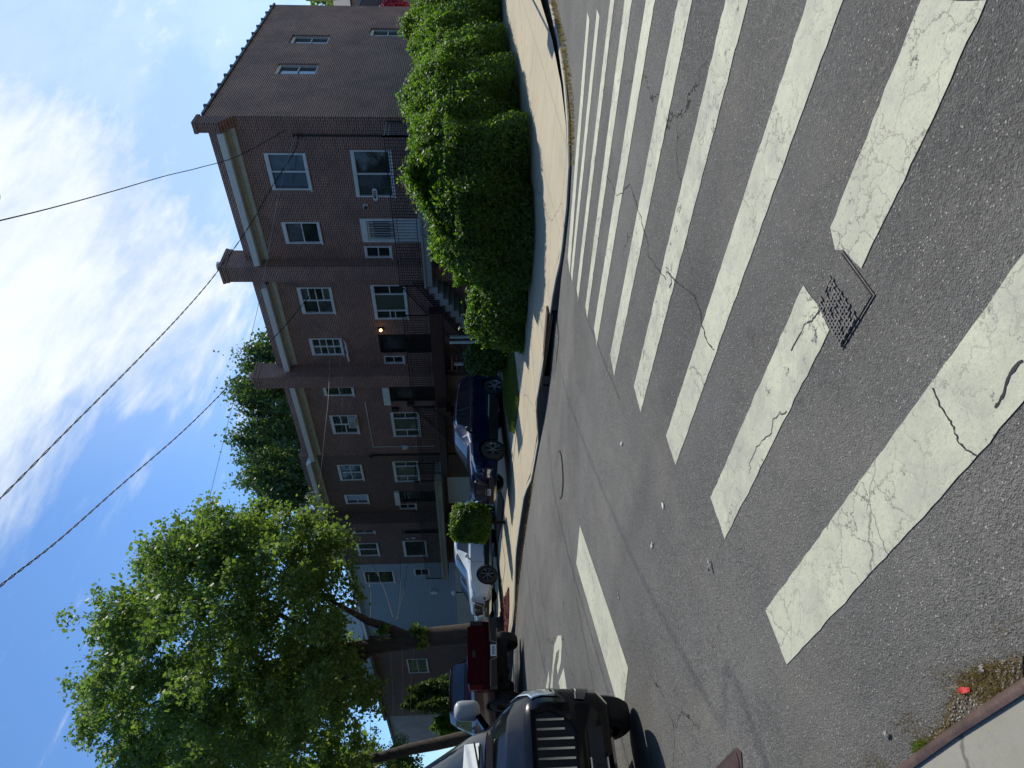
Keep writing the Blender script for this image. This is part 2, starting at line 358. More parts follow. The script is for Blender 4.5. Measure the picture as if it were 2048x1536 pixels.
def brick(name, c1, c2, mo, ms=.011, bright=1.0, rowh=.068):
    t = NT(name); sx = t.N('ShaderNodeSeparateXYZ'); t.L(t.P, sx.inputs[0]); cb = t.N('ShaderNodeCombineXYZ')
    t.L(t.math('ADD', sx.outputs[0], sx.outputs[1]), cb.inputs[0]); t.L(sx.outputs[2], cb.inputs[1])
    n = t.N('ShaderNodeTexBrick'); t.L(t.mix(.006, cb.outputs[0], t.noise(9, 3, .6, col=True)), n.inputs['Vector']); n.offset = .5
    n.inputs['Scale'].default_value = 1; n.inputs['Brick Width'].default_value = .205; n.inputs['Row Height'].default_value = rowh; n.inputs['Mortar Size'].default_value = ms; n.inputs['Mortar Smooth'].default_value = .3
    n.inputs['Bias'].default_value = 0.; n.inputs['Color1'].default_value = (*c1, 1); n.inputs['Color2'].default_value = (*c2, 1); n.inputs['Mortar'].default_value = (*mo, 1)
    c = t.mix(t.mr(t.noise(.8, 6, .68), .42, .7, 0, .5), n.outputs[0], (.085, .062, .058)); c = t.mix(t.mr(t.noise(.35, 4, .6, v=t.mapping(t.P, (1, 1, .5), loc=(5, 1, 3))), .45, .7, 0, .28), c, (.20, .095, .065)); c = t.mix(t.mr(t.noise(22, 5, .7), .45, .75, 0, .35), c, tuple(x*.5 for x in c2))
    c = t.mix(t.mr(t.noise(2.4, 7, .7, v=t.mapping(t.P, (1, 1, .3))), .60, .78, 0, .3), c, (.2, .175, .165))
    t.set(Base_Color=c, Roughness=.9); t.bump(t.math('SUBTRACT', t.noise(50, 3, .6), n.outputs[1]), .4, .006); return t.m
def leafmat(name, a, b, c_, tr=.45, sc=1.2, tm=(1.7, 1.75, .7)):
    t = NT(name); at = t.N('ShaderNodeAttribute'); at.attribute_name = 'rnd'; at.attribute_type = 'GEOMETRY'
    c = t.mix(at.outputs['Fac'], a, b); c = t.mix(t.mr(t.noise(sc, 4, .6), .35, .7), c, c_, 'MIX') if c_ else c
    t.set(Base_Color=c, Roughness=.5); t.b.inputs['Specular IOR Level'].default_value = .38
    tl = t.N('ShaderNodeBsdfTranslucent'); t.L(t.mix(.5, c, (.35, .5, .02), 'SCREEN') if False else c, tl.inputs[0])
    g = t.mix(1.0, c, tm, 'MULTIPLY'); t.L(g, tl.inputs[0])
    ms = t.N('ShaderNodeMixShader'); ms.inputs[0].default_value = tr; t.L(t.b.outputs[0], ms.inputs[1]); t.L(tl.outputs[0], ms.inputs[2]); t.L(ms.outputs[0], t.out.inputs[0]); return t.m
def bark(name, a=(.075, .06, .048), b=(.035, .028, .024)):
    t = NT(name); n = t.noise(9, 8, .7, v=t.mapping(t.P, (1, 1, .25))); t.set(Base_Color=t.mix(t.mr(n, .35, .65), b, a), Roughness=.95); t.bump(n, .9, .03); return t.m
def siding(name, col, pitch=.115, mixc=.1):
    t = NT(name); sx = t.N('ShaderNodeSeparateXYZ'); t.L(t.P, sx.inputs[0]); f = t.math('FRACT', t.math('DIVIDE', sx.outputs[2], pitch))
    c = t.mix(t.mr(t.noise(.7, 5, .6), .3, .7, 0, .3), col, tuple(x*.75 for x in col)); c = t.mix(t.mr(f, .12, .05, 0, .8), c, tuple(x*.25 for x in col))
    t.set(Base_Color=c, Roughness=.6); t.bump(f, .6, .012); return t.m
def pane(name, col=(.012, .016, .018), folds=False, rough=.03):
    t = NT(name); c = t.mix(t.mr(t.noise(2.5, 4, .6), .4, .65), col, tuple(x*2.2 for x in col))
    if folds:
        w = t.N('ShaderNodeTexWave'); w.bands_direction = 'X'; w.inputs['Scale'].default_value = 4.5; w.inputs['Distortion'].default_value = 1.4; t.L(t.P, w.inputs[0]); c = t.mix(t.mr(w.outputs[1], 0, 1), tuple(x*.45 for x in col), col)
    t.set(Base_Color=c, Roughness=.35 if folds else .25); t.b.inputs['Coat Weight'].default_value = 1; t.b.inputs['Coat Roughness'].default_value = rough; t.b.inputs['Coat IOR'].default_value = 1.45
    t.b.inputs['Specular IOR Level'].default_value = .1; t.bump(t.noise(1.8, 2, .5), .05, .02); return t.m
def emis(name, col, s):
    t = NT(name); t.set(Base_Color=col, Emission_Color=col, Emission_Strength=s); return t.m
M = {}
M['asphalt'] = asphalt(); M['paint'] = roadpaint('road_paint', .3); M['paint_worn'] = roadpaint('road_paint_worn', 1.0)
M['walk'] = concrete('sidewalk_concrete', (.43, .37, .25), (.35, .302, .212), ((1.55, .2), (1.5, .13), (0, 0)), .3)
M['drive'] = concrete('driveway_concrete', (.42, .37, .27), (.33, .30, .225), ((0, 0), (2.6, .3), (0, 0)))
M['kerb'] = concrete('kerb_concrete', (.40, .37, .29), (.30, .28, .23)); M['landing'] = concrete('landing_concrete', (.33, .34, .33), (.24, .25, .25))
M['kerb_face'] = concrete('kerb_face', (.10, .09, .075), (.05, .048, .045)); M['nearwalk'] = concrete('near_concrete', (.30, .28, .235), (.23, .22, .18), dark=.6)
M['brick_side'] = brick('side_wall_brick', (.33, .13, .078), (.18, .078, .052), (.85, .57, .38), ms=.011); M['brick'] = brick('dark_brick', (.28, .105, .066), (.13, .056, .045), (.46, .35, .27))
M['brick_red'] = brick('red_brick', (.27, .11, .078), (.13, .062, .052), (.38, .30, .24))
M['brick_brown'] = brick('brown_brick', (.16, .082, .058), (.08, .046, .036), (.26, .20, .16))
M['white'] = plain('white_trim', (.62, .64, .62), .5, var=.1, bump=.05); M['cream'] = plain('cream_trim', (.45, .45, .39), .6, var=.15)
M['gutter'] = plain('white_gutter', (.66, .70, .70), .4, var=.08); M['black_iron'] = plain('black_iron', (.012, .012, .014), .45, .3, var=.3)
M['dark'] = plain('dark_recess', (.015, .015, .017), .8); M['brown_paint'] = plain('brown_painted_board', (.045, .018, .015), .5, var=.2)
M['roof'] = plain('roof_felt', (.10, .10, .10), .9, bump=.3); M['coping'] = plain('dark_coping', (.06, .055, .055), .5, bump=.2)
M['pane'] = pane('window_glass'); M['pane2'] = pane('window_glass_curtain', (.10, .13, .10), True); M['pane3'] = pane('window_glass_grey', (.04, .045, .05))
M['steel'] = plain('rusty_steel', (.095, .060, .052), .5, .45, var=.35, sc=9, bump=.3); M['iron'] = plain('cast_iron', (.105, .10, .098), .65, .25, var=.4, sc=14, bump=.5)
M['rubber'] = plain('tyre_rubber', (.018, .018, .019), .75, var=.2, bump=.2); M['rim'] = plain('alloy_rim', (.62, .64, .68), .22, .9, var=.05); M['darkrim'] = plain('dark_rim', (.03, .03, .032), .4, .6)
M['chrome'] = plain('chrome', (.75, .76, .78), .12, 1.0, var=.03); M['plastic'] = plain('black_plastic', (.02, .02, .022), .45, var=.2)
M['carglass'] = pane('car_glass', (.008, .011, .013), rough=.015); M['carglass_blue'] = pane('car_glass_tint', (.01, .016, .028), rough=.03)
M['lamp_glass'] = plain('headlight_glass', (.45, .50, .55), .08, .5, var=.25, sc=25, coat=1); M['red_glass'] = plain('tail_light', (.10, .006, .006), .1, coat=1)
M['bark'] = bark('bark'); M['wire'] = plain('wire_black', (.015, .015, .018), .7); M['wire_l'] = plain('wire_grey', (.32, .30, .28), .6)
M['hedge'] = leafmat('hedge_leaf', (.038, .082, .022), (.112, .19, .038), (.064, .125, .026), .5, tm=(2.5, 2.6, .6))
M['hedge_dark'] = leafmat('shrub_leaf', (.035, .075, .014), (.075, .14, .02), None, .4)
M['maple'] = leafmat('maple_leaf', (.066, .115, .032), (.18, .26, .072), (.10, .16, .042), .47, .5, (1.75, 1.8, .75))
M['far_leaf'] = leafmat('far_leaf', (.045, .088, .036), (.10, .16, .058), None, .35)
M['conifer'] = leafmat('conifer_leaf', (.030, .065, .018), (.085, .13, .03), None, .3)
M['grass'] = leafmat('grass_blade', (.07, .13, .015), (.16, .20, .04), None, .4); M['drygrass'] = leafmat('dry_grass', (.27, .20, .09), (.13, .09, .045), None, .3)
M['soil'] = plain('soil', (.045, .035, .025), .95, var=.4, sc=20, bump=.8); M['dirt'] = plain('gutter_dirt', (.10, .085, .06), .95, var=.4, sc=30, bump=.8)
M['mulch'] = plain('red_mulch', (.16, .045, .035), .9, var=.6, sc=45, bump=1); M['woodcore'] = plain('hedge_wood', (.022, .022, .012), .95, var=.4, sc=12, bump=.6)
M['blue_siding'] = siding('blue_siding', (.26, .35, .41), .19); M['grey_siding'] = siding('grey_siding', (.36, .33, .33), .14); M['pale_siding'] = siding('pale_siding', (.34, .42, .46), .12)
M['globe'] = plain('globe_glass', (.75, .75, .75), .3, var=.03, coat=1); M['lit'] = emis('lit_lamp', (1, .55, .18), 9.0)
M['stone'] = concrete('grey_stone', (.32, .30, .28), (.22, .21, .20)); M['red'] = plain('red_paper', (.62, .05, .045), .6); M['pink'] = plain('red_flower', (.45, .03, .05), .6)
M['sign'] = plain('sign_face', (.55, .5, .1), .4); M['galv'] = plain('galvanised', (.4, .4, .41), .4, .8)
M['greenbin'] = plain('bin_plastic', (.015, .03, .03), .5); M['blueplastic'] = plain('blue_plastic', (.03, .08, .3), .5); M['paper'] = plain('paper_scrap', (.6, .6, .57), .8)
# ------------------------------------------------------------------ ground, road, pavements
base = MB(); base.quad((-400,-300,-.9), (400,-300,-.9), (400,400,-.9), (-400,400,-.9)); tag(base.build('ground', M['soil']), kind='structure')
road = sheet('road', [(-90,-12), (60,-12), (60,70), (-90,70)], road_z, 0, M['asphalt'], sp=.6)
from mathutils.bvhtree import BVHTree
_bv = BVHTree.FromPolygons([v.co for v in road.data.vertices], [list(p.vertices) for p in road.data.polygons])
def road_m(X, Y):
    def one(x, y):
        h = _bv.ray_cast(Vector((float(x), float(y), 20)), Vector((0, 0, -1)))[0]; return h.z if h is not None else float(road_z(x, y))
    if np.ndim(X) == 0: return np.float64(one(X, Y))
    return np.array([one(a, b) for a, b in zip(X, Y)])
road['label'] = 'worn grey asphalt street and crossing'
KERB = [(-90,10.3), (-60,10.3), (-30,10.3), (-20,10.3), (-14,10.3), (-10,10.3), (-8.6,10.3), (-7.4,10.15), (-6.5,9.85), (-5.7,9.75), (-5.1,9.95), (-4.6,10.5), (-4.25,11.4), (-4.0,12.8), (-3.9,15), (-3.8,20), (-3.8,60)]
def off_poly(path, d):
    out = []
    for i, p in enumerate(path):
        a = Vector(path[max(i-1,0)]); b = Vector(path[min(i+1,len(path)-1)]); t = (b-a).normalized(); out.append((p[0]-t.y*d, p[1]+t.x*d))
    return out
KIN = off_poly(KERB, .16)
def kerb_top(X, Y): 
    s = -np.asarray(X, float); return _Q(s)+_P(np.minimum(np.asarray(Y, float), 10.3))+KH(s)
kerb = MB(); 
def dens(path, sp=.35):
    o = []
    for a, b in zip(path[:-1], path[1:]):
        a, b = Vector(a), Vector(b); n = max(1, int((b-a).length/sp)); o += [a.lerp(b, k/n) for k in range(n)]
    return o+[Vector(path[-1])]
ko = dens(KERB[2:]); ki = off_poly([tuple(p) for p in ko], .16); n = len(ko)
vv = []
INLET = (-10.25, -8.35)
for i in range(n):
    z = float(kerb_top(ko[i].x, ko[i].y)); zr = float(road_z(ko[i].x, ko[i].y))-.05
    vv += [(ko[i].x, ko[i].y, zr), (ko[i].x, ko[i].y-.0, z-.02), (ko[i].x*.9+ki[i][0]*.1, ko[i].y*.9+ki[i][1]*.1, z), (ki[i][0], ki[i][1], z+.002), (ki[i][0], ki[i][1], z-.1)]
ff = []
for i in range(n-1):
    lowered = INLET[0] < ko[i].x < INLET[1] and ko[i].y > 10.2
    for k in range(4):
        if lowered and k == 0: continue
        ff.append([i*5+k, (i+1)*5+k, (i+1)*5+k+1, i*5+k+1])
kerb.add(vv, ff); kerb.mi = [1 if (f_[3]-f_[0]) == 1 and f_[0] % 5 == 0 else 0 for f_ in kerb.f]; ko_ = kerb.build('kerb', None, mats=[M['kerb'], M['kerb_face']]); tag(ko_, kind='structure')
walk_poly = [(x, y) for x, y in off_poly(KERB[2:], .15)] + [(-3.8-.16, 60), (-30, 60)]
sheet('sidewalk', walk_poly, lot_z, 0, M['walk'], sp=.5)
# pavement on the camera's side, edged by a rusty steel facing
NK = .70
sheet('near_sidewalk', [(-90, -12), (8, -12), (8, -1), (2.5, -.6), (.6, .1), (-.8, .63), (-1.6, NK+.01), (-2.4, NK+.03), (-6, NK+.03), (-20, NK+.03), (-90, NK+.03)], lambda X, Y: road_z(X, np.minimum(Y, .9))+.13, 0, M['nearwalk'], sp=.6, skirt=.3)
st = MB(); pth = dens([(2.5,-.5), (.6,.16), (-.8,.66), (-1.6,NK+.05), (-2.4,NK+.07), (-6,NK+.07), (-9, NK+.07)], .15)
for i in range(len(pth)-1):
    pass
q = []
for i, p in enumerate(pth):
    z = float(road_z(p.x, .9))+.135; a = Vector(pth[max(i-1,0)]); b = Vector(pth[min(i+1,len(pth)-1)]); t = (b-a).normalized(); nn = Vector((-t.y, t.x))*(-1)
    nn = Vector((nn.x, nn.y)) if nn.y < 0 else -nn      # towards the pavement
    rr = .038
    for k in range(7):
        an = math.pi*(k/6)*.62-.1; q.append((p.x+nn.x*(rr-rr*math.cos(an)), p.y+nn.y*(rr-rr*math.cos(an)), z-rr+rr*math.sin(an)*1.05))
    q.append((p.x, p.y, z-.3))
nr = 8
st.add(q, [[i*nr+k, (i+1)*nr+k, (i+1)*nr+k+1, i*nr+k+1] for i in range(len(pth)-1) for k in range(6)] + [[i*nr, i*nr+7, (i+1)*nr+7, (i+1)*nr] for i in range(len(pth)-1)])
so_ = st.build('kerb_edging', M['steel']); recalc(so_); sharp(so_, 60); tag(so_, 'rusty steel edging along the near pavement corner', 'kerb edging')
def patch(name, pix, dz, mat, parent=None, surf=None, sp=.25, kind=None, world=None, skirt=0):
    pts = world or [(p.x, p.y) for p in [(onR if surf is None else surf)(x, y) for x, y in pix]]
    return sheet(name, pts, road_m if surf in (None, onR) else lot_z, dz, mat, sp=sp, parent=parent, kind=kind, skirt=skirt)
# crosswalk bars, near ones wider in the picture: (far-left corner, near-left corner, near-right, far-right) read in the photo and laid on the road
def line_ext(a, b, y): k = (y-a[1])/(b[1]-a[1]); return (a[0]+(b[0]-a[0])*k, y)
BARS = {
 0: [(1136,515), (1140,548), (1179.4,40), (1175.3,23.4)],
 1: [(1142,547), (1144.6,566), (1199.7,33), (1194.5,17.6)],
 2: [(1153.7,579), (1156.6,602.5), (1227,17), (1221,0)],
 3: [(1171.3,612.3), (1175,636.7), (1264.4,0), (1250,0)],
 4: [(1188.5,656), (1193.8,692.4), (1310.7,0), (1292.5,0)],
 5: [(1221,709), (1229,752), (1385.3,0), (1356.6,0)],
 6: [(1268.4,773.4), (1282,824.4), (1498,0), (1452.3,0)],
 7: [(1333.2,871.3), (1352,930), (1687,0), (1616,0)],
}
def barpoly(c, extend=0.0):
    p = [onR(x, y) for x, y in c]; pts = [Vector((a.x, a.y)) for a in p]
    if extend:
        d1 = (pts[2]-pts[1]).normalized(); d2 = (pts[3]-pts[0]).normalized(); pts[2] = pts[2]+d1*extend; pts[3] = pts[3]+d2*extend
    return [tuple(a) for a in pts]
def ragged(poly, amp=.006, sp=.06):
    out = []
    for i in range(len(poly)):
        a = Vector(poly[i]); b = Vector(poly[(i+1)%len(poly)]); n = max(1, int((b-a).length/sp)); t = (b-a).normalized(); nn = Vector((-t.y, t.x))
        for k in range(n):
            p = a.lerp(b, k/n); out.append(tuple(p+nn*(random.gauss(0, amp) if k else 0)))
    return out
def bar(poly, mat='paint', amp=.005):
    return patch('crosswalk_bar', None, .004, M[mat], parent=road, world=ragged(poly, amp*.6), sp=.2)
for k, c in BARS.items():
    ext = {0:0, 1:0, 2:.25, 3:.55, 4:.9, 5:1.3, 6:1.7, 7:2.1}[k]
    bar(barpoly(c, ext), 'paint_worn' if k in (2, 3, 5, 6) else 'paint')
bar(barpoly([(1124,-10), (1130,-10), (1167,16), (1162,0)], 0)) if False else None
# bar 8 is cut in two by the steel plate
bar(barpoly([(1421.7,995.3), (1450.6,1078.3), (1660,660), (1640,612), (1608,570)]), 'paint_worn', .006)
bar([(q.x, q.y) for q in [onR(x, y) for x, y in [(1662,455), (1672,500), (1690,500), (1724,537), (1838,300), (1975,0), (1843.9,0), (1725,300)]]], 'paint', .006)
p9 = [onR(x, y) for x, y in [(1532,1220), (1575,1329), (1800,1085), (1832,1050), (1959,908), (2047,805)]]; a9 = onR(2047,805); b9 = onR(2047,511)
p9 = [(p.x, p.y) for p in p9]+[(a9.x+.9, a9.y-.02), (b9.x+.9, b9.y-.02), (b9.x, b9.y)]+[(q.x, q.y) for q in [onR(1984,601.6), onR(1839.8,800)]]
bar(p9, 'paint', .004)
patch('crosswalk_bar', [(1158,0), (1167,16), (1168,0), (1166,-30), (1152,-30)], .004, M['paint'], parent=road) if False else None
patch('stop_line', [(1160,1050), (1153,1127), (1240,1425), (1247,1420), (1257,1336)], .004, M['paint'], parent=road)
# stop letter seen edge-on at the far left of the lane
def ribbon(name, pix, w, dz, mat, parent, zf=road_m, hitf=onR):
    P = [hitf(x, y) for x, y in pix]; mb = MB(); V = []; Fc = []
    for i, p in enumerate(P):
        a = P[max(i-1,0)]; b = P[min(i+1,len(P)-1)]; t = Vector((b.x-a.x, b.y-a.y)).normalized(); ww = w[i] if hasattr(w, '__len__') else w; nn = Vector((-t.y, t.x))*ww/2
        for sgn in (-1, 1): V.append((p.x+nn.x*sgn, p.y+nn.y*sgn, float(zf(p.x+nn.x*sgn, p.y+nn.y*sgn))+dz))
    Fc = [[2*i, 2*i+1, 2*i+3, 2*i+2] for i in range(len(P)-1)]; mb.add(V, Fc); return mb.build(name, mat, parent)
patch('road_lettering', [(1116,1271), (1123,1271), (1124,1290), (1122,1325), (1116,1350), (1114,1335), (1118,1315), (1119,1298), (1113,1305), (1108,1335), (1104,1400), (1092,1400), (1093,1370), (1098,1340), (1099,1360), (1096,1385), (1100,1385), (1104,1345), (1109,1290)], .004, M['paint'], parent=road, sp=.3)
patch('road_lettering', [(1128,1335), (1133,1370), (1137,1400), (1124,1400), (1119,1370), (1117,1366)], .004, M['paint'], parent=road, sp=.3)
# real cracks in the asphalt
def crack(pix, w=.012, surf=onR, zf=road_m):
    w *= .42
    pts = []
    for (a, b) in zip(pix[:-1], pix[1:]):
        for k in range(5): pts.append((a[0]+(b[0]-a[0])*k/5+random.gauss(0, 1.0), a[1]+(b[1]-a[1])*k/5+random.gauss(0, 1.6)))
    pts.append(pix[-1]); ws = [abs(random.gauss(w, w*.4))+.002 for _ in pts]; return ribbon('crack', pts, ws, .0065, M['dark'], road, zf, surf)
crack([(1213,348), (1236,395), (1260,368), (1280,425), (1293,475), (1300,515), (1320,540), (1333,560)], .016)
crack([(1333,545), (1345,552), (1352,565), (1368,575), (1388,590), (1401,625), (1407,655), (1415,680), (1430,700)], .02)
crack([(1335,535), (1345,560), (1340,575)], .025)
crack([(1585,700), (1610,650), (1632,635), (1645,612)], .012); crack([(1502,950), (1500,925), (1520,890), (1545,865), (1548,835), (1575,822)], .006)
crack([(2047,720), (2020,750), (2010,790), (1993,815)], .02); crack([(1748+270,984), (2040,900)], .001) if False else None
crack([(1868,775), (1882,812), (1902,838), (1912,860), (1920,885), (1945,905), (1955,912)], .01)
crack([(1140,1060), (1150,1180), (1180,1330), (1192,1400)], .02); crack([(1068,1070), (1085,1200), (1100,1290), (1110,1380)], .02)
crack([(1130,520), (1160,600), (1200,700), (1240,800)], .012)
# ------------------------------------------------------------------ leaf-litter, dirt, grass along the gutters
def scatter_poly(poly, n):
    P = [Vector(p) for p in poly]; xs = [p.x for p in P]; ys = [p.y for p in P]; out = []
    while len(out) < n:
        q = Vector((random.uniform(min(xs), max(xs)), random.uniform(min(ys), max(ys)))); ins = False; j = len(P)-1
        for i in range(len(P)):
            if (P[i].y > q.y) != (P[j].y > q.y) and q.x < (P[j].x-P[i].x)*(q.y-P[i].y)/(P[j].y-P[i].y)+P[i].x: ins = not ins
            j = i
        if ins: out.append(q)
    return out
def blades(name, pts, zf, h, mat, w=.006, lean=.5, label=None, kind='stuff'):
    V = []; n = len(pts)
    for p in pts:
        z = float(zf(p.x, p.y)); a = random.uniform(0, 6.28); hh = h*random.uniform(.4, 1.3); l = hh*random.uniform(0, lean); b = random.uniform(0, 6.28)
        dx, dy = math.cos(a)*w, math.sin(a)*w
        V += [(p.x-dx, p.y-dy, z-.01), (p.x+dx, p.y+dy, z-.01), (p.x+dx*.3+math.cos(b)*l, p.y+dy*.3+math.sin(b)*l, z+hh), (p.x-dx*.3+math.cos(b)*l, p.y-dy*.3+math.sin(b)*l, z+hh*.98)]
    mb = MB(); mb.add(V, [[4*i, 4*i+1, 4*i+2, 4*i+3] for i in range(n)]); o = mb.build(name, mat)
    at = o.data.attributes.new('rnd', 'FLOAT', 'FACE'); at.data.foreach_set('value', rng.random(n).astype(np.float32)); tag(o, label, None, None, kind); return o
gut = [(onR(x, y).x, onR(x, y).y) for x, y in [(1820,1536), (1850,1480), (1890,1440), (1900,1400), (1935,1345), (1990,1320), (2047,1310), (2047,1412), (1960,1455), (1880,1500), (1835,1536)]]
sheet('gutter_dirt', gut, road_m, .003, M['dirt'], sp=.1)
wide = [(onR(x, y).x, onR(x, y).y) for x, y in [(1700,1536), (1760,1470), (1830,1400), (1880,1330), (1940,1270), (2047,1230), (2047,1330), (1935,1380), (1850,1490), (1800,1536)]]
blades('gutter_debris', [p for p in scatter_poly(wide, 2600) if math.sin(p.x*17)+math.sin(p.y*29+p.x*13) > .9+random.gauss(0,.5)], road_m, .010, M['drygrass'], .0018, 3.5, 'thin scatter of dry stalks and dirt beyond the near gutter')
blades('dry_grass', [p for p in scatter_poly(gut, 5200) if math.sin(p.x*21)+math.sin(p.y*33+p.x*9) > -.1+random.gauss(0,.5)], road_m, .02, M['drygrass'], .0018, 2.6, 'dry tan grass and weeds caught in the near gutter')
gg = [(onR(x, y).x, onR(x, y).y) for x, y in [(1830,1490), (1850,1480), (1885,1490), (1870,1510), (1840,1510)]]
blades('weeds', scatter_poly(gg, 160), road_z, .04, M['grass'], .0025, 1.0, 'small green weeds at the foot of the rusty kerb edging')
# gravel grains in the near dirt
peb = MB()
for p in scatter_poly(gut, 330):
    r = random.uniform(.002, .006); z = float(road_z(p.x, p.y))+.006; t_ = MB().sphere((p.x, p.y, z), r, 4, sq=(1, random.uniform(.6,1.2), .6)); peb.add(t_.v, t_.f)
tag(peb.build('gravel', M['stone']), 'loose grit lying in the near gutter', kind='stuff')
kg = [(-21,10.12), (-13.5,10.12), (-13.2,10.3), (-21,10.3)]
blades('gutter_weeds', scatter_poly(kg, 900), road_z, .06, M['drygrass'], .006, 1.2, 'weeds and leaf litter along the far kerb')
kg2 = [(-5.0,9.8), (-4.4,10.8), (-4.0,12.4), (-3.8,15.5), (-3.6,15.5), (-3.75,12), (-4.2,10.4), (-4.9,9.6)]
blades('kerb_grass', scatter_poly(kg2, 1300), road_z, .06, M['drygrass'], .006, 1.0, 'dry grass tufts along the corner kerb')
gv = [(onL(x, y).x, onL(x, y).y) for x, y in [(1004,700), (1010,690), (1027,692), (1032,728), (1039,797), (1031,868), (1022,862), (1010,800), (1006,745)]]
sheet('verge', gv, lot_z, .02, M['soil'], sp=.3)
blades('grass', scatter_poly(gv, 9000), lot_z, .09, M['grass'], .007, .8, 'short sunlit grass verge between sidewalk and driveway')
# driveways, mulch strips
def Lp(pix): return [(onL(x, y).x, onL(x, y).y) for x, y in pix]
sheet('driveway', [(-17.6,12.6), (-14.2,12.6), (-14.2,21.2), (-17.6,21.2)], lot_z, .012, M['drive'], sp=.5)
sheet('driveway', [(-30,12.3), (-20.8,12.3), (-20.8,21.2), (-30,21.2)], lot_z, .012, M['drive'], sp=.5)
mp = Lp([(1000,974), (1008,1002), (1006,1036), (994,1114), (987,1114), (996,1020)]); 
bed = sheet('planting_bed', mp, lot_z, .05, M['soil'], sp=.3, skirt=.1)
mp2 = Lp([(1009,1175), (1015,1262), (998,1262), (1004,1213)]); sheet('red_mulch', mp2, lot_z, .03, M['mulch'], sp=.2, skirt=.1, kind='stuff')
mg = MB()
for p in scatter_poly(mp2, 900):
    z = float(lot_z(p.x, p.y))+.04; a = random.uniform(0, 3.1); l = random.uniform(.02, .06); mg.obox((p.x, p.y, z), Vector((math.cos(a)*l, math.sin(a)*l, random.uniform(-.01,.02))), Vector((-math.sin(a)*.012, math.cos(a)*.012, 0)), Vector((0,0,.006)))
tag(mg.build('mulch_chips', M['mulch']), 'red wood chips of the mulch bed by the tree', kind='stuff')
# ------------------------------------------------------------------ iron covers and litter
pr = [onR(x, y) for x, y in [(1686,500), (1752,590), (1686,700), (1638,612)]]
ctr = sum(pr, Vector())/4
t = thing('utility_cover', tuple(ctr), 'diamond patterned steel utility cover cutting through a crosswalk bar', 'utility cover')
o = patch('frame', None, .006, M['iron'], parent=t, world=[(p.x, p.y) for p in pr]); 
sh = [(ctr.x+(p.x-ctr.x)*.955, ctr.y+(p.y-ctr.y)*.955) for p in pr]; attach(patch('gap', None, .0085, M['dark'], world=sh), t)
sh2 = [(ctr.x+(p.x-ctr.x)*.94, ctr.y+(p.y-ctr.y)*.94) for p in pr]; attach(patch('plate', None, .011, M['asphalt'], world=sh2), t)
stud = MB(); A, B_, C_, D_ = [Vector(p) for p in sh2]
for i in range(15):
    for j in range(13):
        u = (i+.5)/15; v = (j+.5)/13
        if u < .42: continue
        if random.random() < .22: continue
        p = (A.lerp(B_, v)).lerp(D_.lerp(C_, v), u); d = ((D_-A) if (i+j) % 2 else (B_-A)).normalized(); e = Vector((-d.y, d.x)); z = float(road_m(p.x, p.y))+.0125
        stud.obox((p.x, p.y, z), Vector((d.x*.014, d.y*.014, 0)), Vector((e.x*.005, e.y*.005, 0)), Vector((0, 0, .006)))
attach(stud.build('studs', M['iron']), t)
mh = onR(1119.5, 949); t = thing('manhole_cover', tuple(mh), 'round iron manhole cover flush in the far lane of the street', 'manhole cover')
z0 = float(road_m(mh.x, mh.y)); rr = .42
ring = MB().lathe([(rr+.03, .006), (rr, .009), (rr-.01, .004)], (mh.x, mh.y, z0), n=40); attach(ring.build('ring', M['dark']), t)
lid = MB().lathe([(rr-.01, .007), (rr*.5, .010), (.001, .012)], (mh.x, mh.y, z0), n=40); attach(lid.build('lid', M['asphalt']), t)
t = thing('valve_cover', tuple(onR(1470,1520)), 'rusty rectangular iron cover at the left edge of the street', 'utility cover')
attach(patch('frame', [(1432,1536), (1474,1494), (1484,1504), (1486,1536), (1480,1570), (1410,1570)], .006, M['steel']), t)
attach(patch('lid', [(1444,1538), (1474,1503), (1480,1520), (1484,1570), (1425,1560)], .011, M['steel']), t)
def scrap(name, x, y, l, w, mat, label, cat, surf=onR, zf=road_z, ang=0, h=.012, group=None):
    p = surf(x, y); z = float(zf(p.x, p.y))+.008; mb = MB(); k = 7; V = []
    for i in range(k):
        u = i/(k-1)-.5; ww = w*(1-abs(u)*1.5)*random.uniform(.8, 1.2)+.001
        c, s_ = math.cos(ang), math.sin(ang)
        for sg in (-1, 1): V.append((p.x+c*u*l-s_*sg*ww/2, p.y+s_*u*l+c*sg*ww/2, z+h*random.uniform(.1, 1)))
    mb.add(V, [[2*i, 2*i+1, 2*i+3, 2*i+2] for i in range(k-1)]); o = mb.build(name, mat); sm = o.modifiers.new('s', 'SOLIDIFY'); sm.thickness = .0015; return tag(o, label, cat, group)
scrap('paper_scrap', 1935, 1380, .085, .022, M['red'], 'torn red paper strip lying in the near gutter weeds', 'litter', ang=R(165))
scrap('stone_chip', 1973, 1337, .03, .02, M['stone'], 'pale pebble beside the dry weeds of the near gutter', 'stone', ang=.6, h=.02)
scrap('stone_chip', 1777, 1468, .045, .02, M['stone'], 'flat grey stone chip on the asphalt left of the gutter weeds', 'stone', ang=.2)
scrap('leaf', 1423, 1130, .10, .03, M['stone'], 'curled pale dry leaf on the asphalt left of the crosswalk', 'leaf', ang=1.1, h=.03)
for x, y, l, lab in ((1245,887,.10,'white paper scrap beside the crosswalk near its eighth bar'), (1328,1010,.08,'white paper scrap on open asphalt left of the broken crosswalk bar'), (1306,1090,.10,'white paper scrap farthest left on the asphalt by the stop line'), (1238,1190,.12,'thin white scrap right of the stop line')):
    scrap('paper_scrap', x, y, l, .025, M['paper'], lab, 'litter', ang=random.uniform(0, 3))
